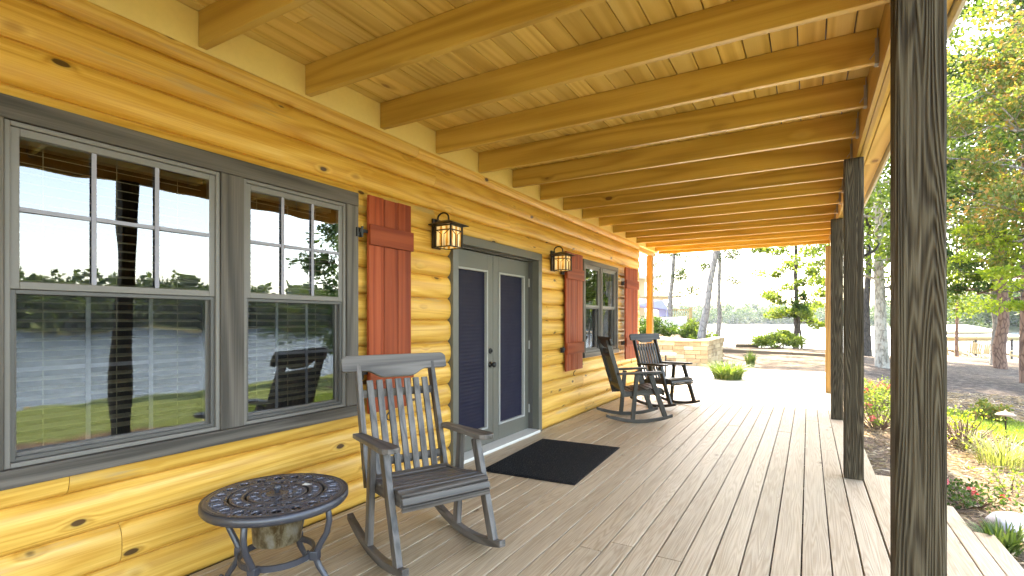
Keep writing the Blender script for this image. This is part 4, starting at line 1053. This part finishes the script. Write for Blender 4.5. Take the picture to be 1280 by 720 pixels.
mb = MB(); mb.box(-3, -1.6, -.03, .0, .6, 2.0); mb.obj('window', M['dark'], nb)
p = at(846, 400, 32); nd = thing('raised_deck', 'small raised wooden deck with railing beyond the stone wall', 'deck', (p.x, p.y, .1), R(24))
zf = .95
mb = MB(); mb.box(-1.2, 1.0, 0, 2.4, zf - .18, zf); mb.obj('platform', M['tan'], nd)
mb = MB(); mb.box(-1.2, .9, 0, .06, zf + .9, zf + .98); mb.box(-1.2, .9, .01, .05, zf + .1, zf + .16)
for i in range(15): mb.box(-1.1 + i * .135, -1.07 + i * .135, .02, .045, zf + .16, zf + .9)
mb.obj('railing', M['tan'], nd)
for x in (-1.0, .85):
    mb = MB(); mb.box(x - .08, x + .08, -.01, .15, -.8, zf + 1.08); mb.obj('deck_post', M['tan'], nd)
mb = MB(); mb.bar((-.6, .3, zf - .2), (.6, .3, -.5), .25, .05); mb.obj('stair_stringer', M['tan'], nd)
p = at(818, 400, 27); bt = thing('covered_boat', 'pale boat on a trailer under a blue canopy beyond the end post', 'boat', (p.x, p.y, .38), R(30))
mb = MB(); hull = [(-1.6, .55, 0), (-1.5, .75, .3)]
secs = []
for x, wv, zb in ((-1.6, .75, .55), (-.5, .85, .5), (.5, .8, .5), (1.2, .5, .62), (1.7, .05, .85)):
    secs.append([(x, -wv, 1.05 + .06 * max(0, x)), (x, -wv * .75, zb), (x, 0, zb - .15 + .1 * max(0, x - .8)), (x, wv * .75, zb), (x, wv, 1.05 + .06 * max(0, x))])
v = [q for s in secs for q in s]; f = []
for i in range(4):
    for k in range(4): f.append((i * 5 + k, i * 5 + k + 1, i * 5 + 6 + k, i * 5 + 5 + k))
    f.append((i * 5 + 4, i * 5, i * 5 + 5, i * 5 + 9))
f.append((0, 1, 2, 3, 4)); mb.add(v, f); mb.obj('hull', M['white'], bt)
mb = MB(); mb.add([(-1.3, -.85, 1.75), (.45, -.85, 1.5), (.45, .85, 1.5), (-1.3, .85, 1.75), (-1.2, -.5, 2.1), (.3, -.5, 2.0), (.3, .5, 2.0), (-1.2, .5, 2.1), (.5, -.8, 1.15), (.5, .8, 1.15)], [(0, 1, 5, 4), (1, 2, 6, 5), (2, 3, 7, 6), (3, 0, 4, 7), (4, 5, 6, 7), (1, 8, 9, 2)]); mb.obj('canopy', M['blue'], bt)
mb = MB()
for x in (-1.2, .4):
    for s in (-.8, .8): mb.tube([(x, s, 1.06), (x, s, 1.7)], .02, 6)
mb.obj('canopy_frame', M['bead'], bt)
mb = MB(); mb.box(-1.5, 1.4, -.6, -.52, .25, .34); mb.box(-1.5, 1.4, .52, .6, .25, .34); mb.box(1.4, 2.4, -.05, .05, .25, .33); mb.obj('trailer_frame', M['iron'], bt)
for s in (-.7, .7):
    mb = MB(); mb.lathe([(.14, -.09), (.29, -.09), (.3, -.05), (.3, .05), (.29, .09), (.14, .09)], 20, Matrix.Translation((-.5, s, .3)) @ Matrix.Rotation(R(90), 4, 'X')); mb.obj('wheel', M['iron'], bt)

# ------------------------------------------------------------------ the air over the lake
mb = MB(); mb.box(-720, 720, -300, 760, -5.6, 45); t = NT('lake_haze'); pv = t.n('VolumePrincipled'); t.set(pv.inputs['Color'], (.70, .80, 1)); t.set(pv.inputs['Density'], .00013); t.set(pv.inputs['Anisotropy'], .2); t.t.links.new(pv.outputs[0], t.out.inputs['Volume'])
tag(mb.obj('haze', t.m), 'thin bluish haze over the lake and its far shore', 'haze', kind='stuff')
# ------------------------------------------------------------------ camera, light
cam = bpy.data.cameras.new('Camera'); co = bpy.data.objects.new('Camera', cam); C.objects.link(co)
cam.sensor_width = 36; cam.lens = 18.0; cam.shift_y = 40 / 1280; cam.clip_end = 5000; cam.clip_start = .05
co.location = (0, 0, EYE); co.rotation_euler = (R(90), 0, YAW); sc.camera = co
to_sun = Vector((-.19, .82, 1.0)).normalized(); el = math.asin(to_sun.z); rot = math.atan2(to_sun.x, to_sun.y)
sl = bpy.data.lights.new('Sun', 'SUN'); sl.energy = 2.7; sl.angle = R(.53); sl.color = (1, .95, .86)
so = bpy.data.objects.new('Sun', sl); C.objects.link(so); so.rotation_euler = (-to_sun).to_track_quat('-Z', 'Y').to_euler(); so.location = (0, 0, 30)
w = bpy.data.worlds.new('World'); sc.world = w; w.use_nodes = True; nt = w.node_tree; bg = nt.nodes['Background']
sky = nt.nodes.new('ShaderNodeTexSky'); sky.sky_type = 'NISHITA'; sky.sun_disc = False; sky.sun_elevation = el; sky.sun_rotation = rot % (2 * math.pi); sky.air_density = 1.0; sky.dust_density = 1.6; sky.ozone_density = 1.0
nt.links.new(sky.outputs[0], bg.inputs[0]); bg.inputs[1].default_value = .15
sc.view_settings.view_transform = 'Standard'; sc.view_settings.look = 'None'; sc.view_settings.gamma = 1; sc.view_settings.use_curve_mapping = False
sc.view_settings.exposure = 3.75
sc.view_settings.use_white_balance = True; sc.view_settings.white_balance_temperature = 8200; sc.view_settings.white_balance_tint = 10
sc.render.engine = 'CYCLES'; sc.cycles.use_denoising = True; sc.cycles.max_bounces = 10; sc.cycles.diffuse_bounces = 6; sc.cycles.transparent_max_bounces = 24; sc.cycles.sample_clamp_indirect = 8
sc.cycles.use_adaptive_sampling = True; sc.cycles.adaptive_threshold = .01
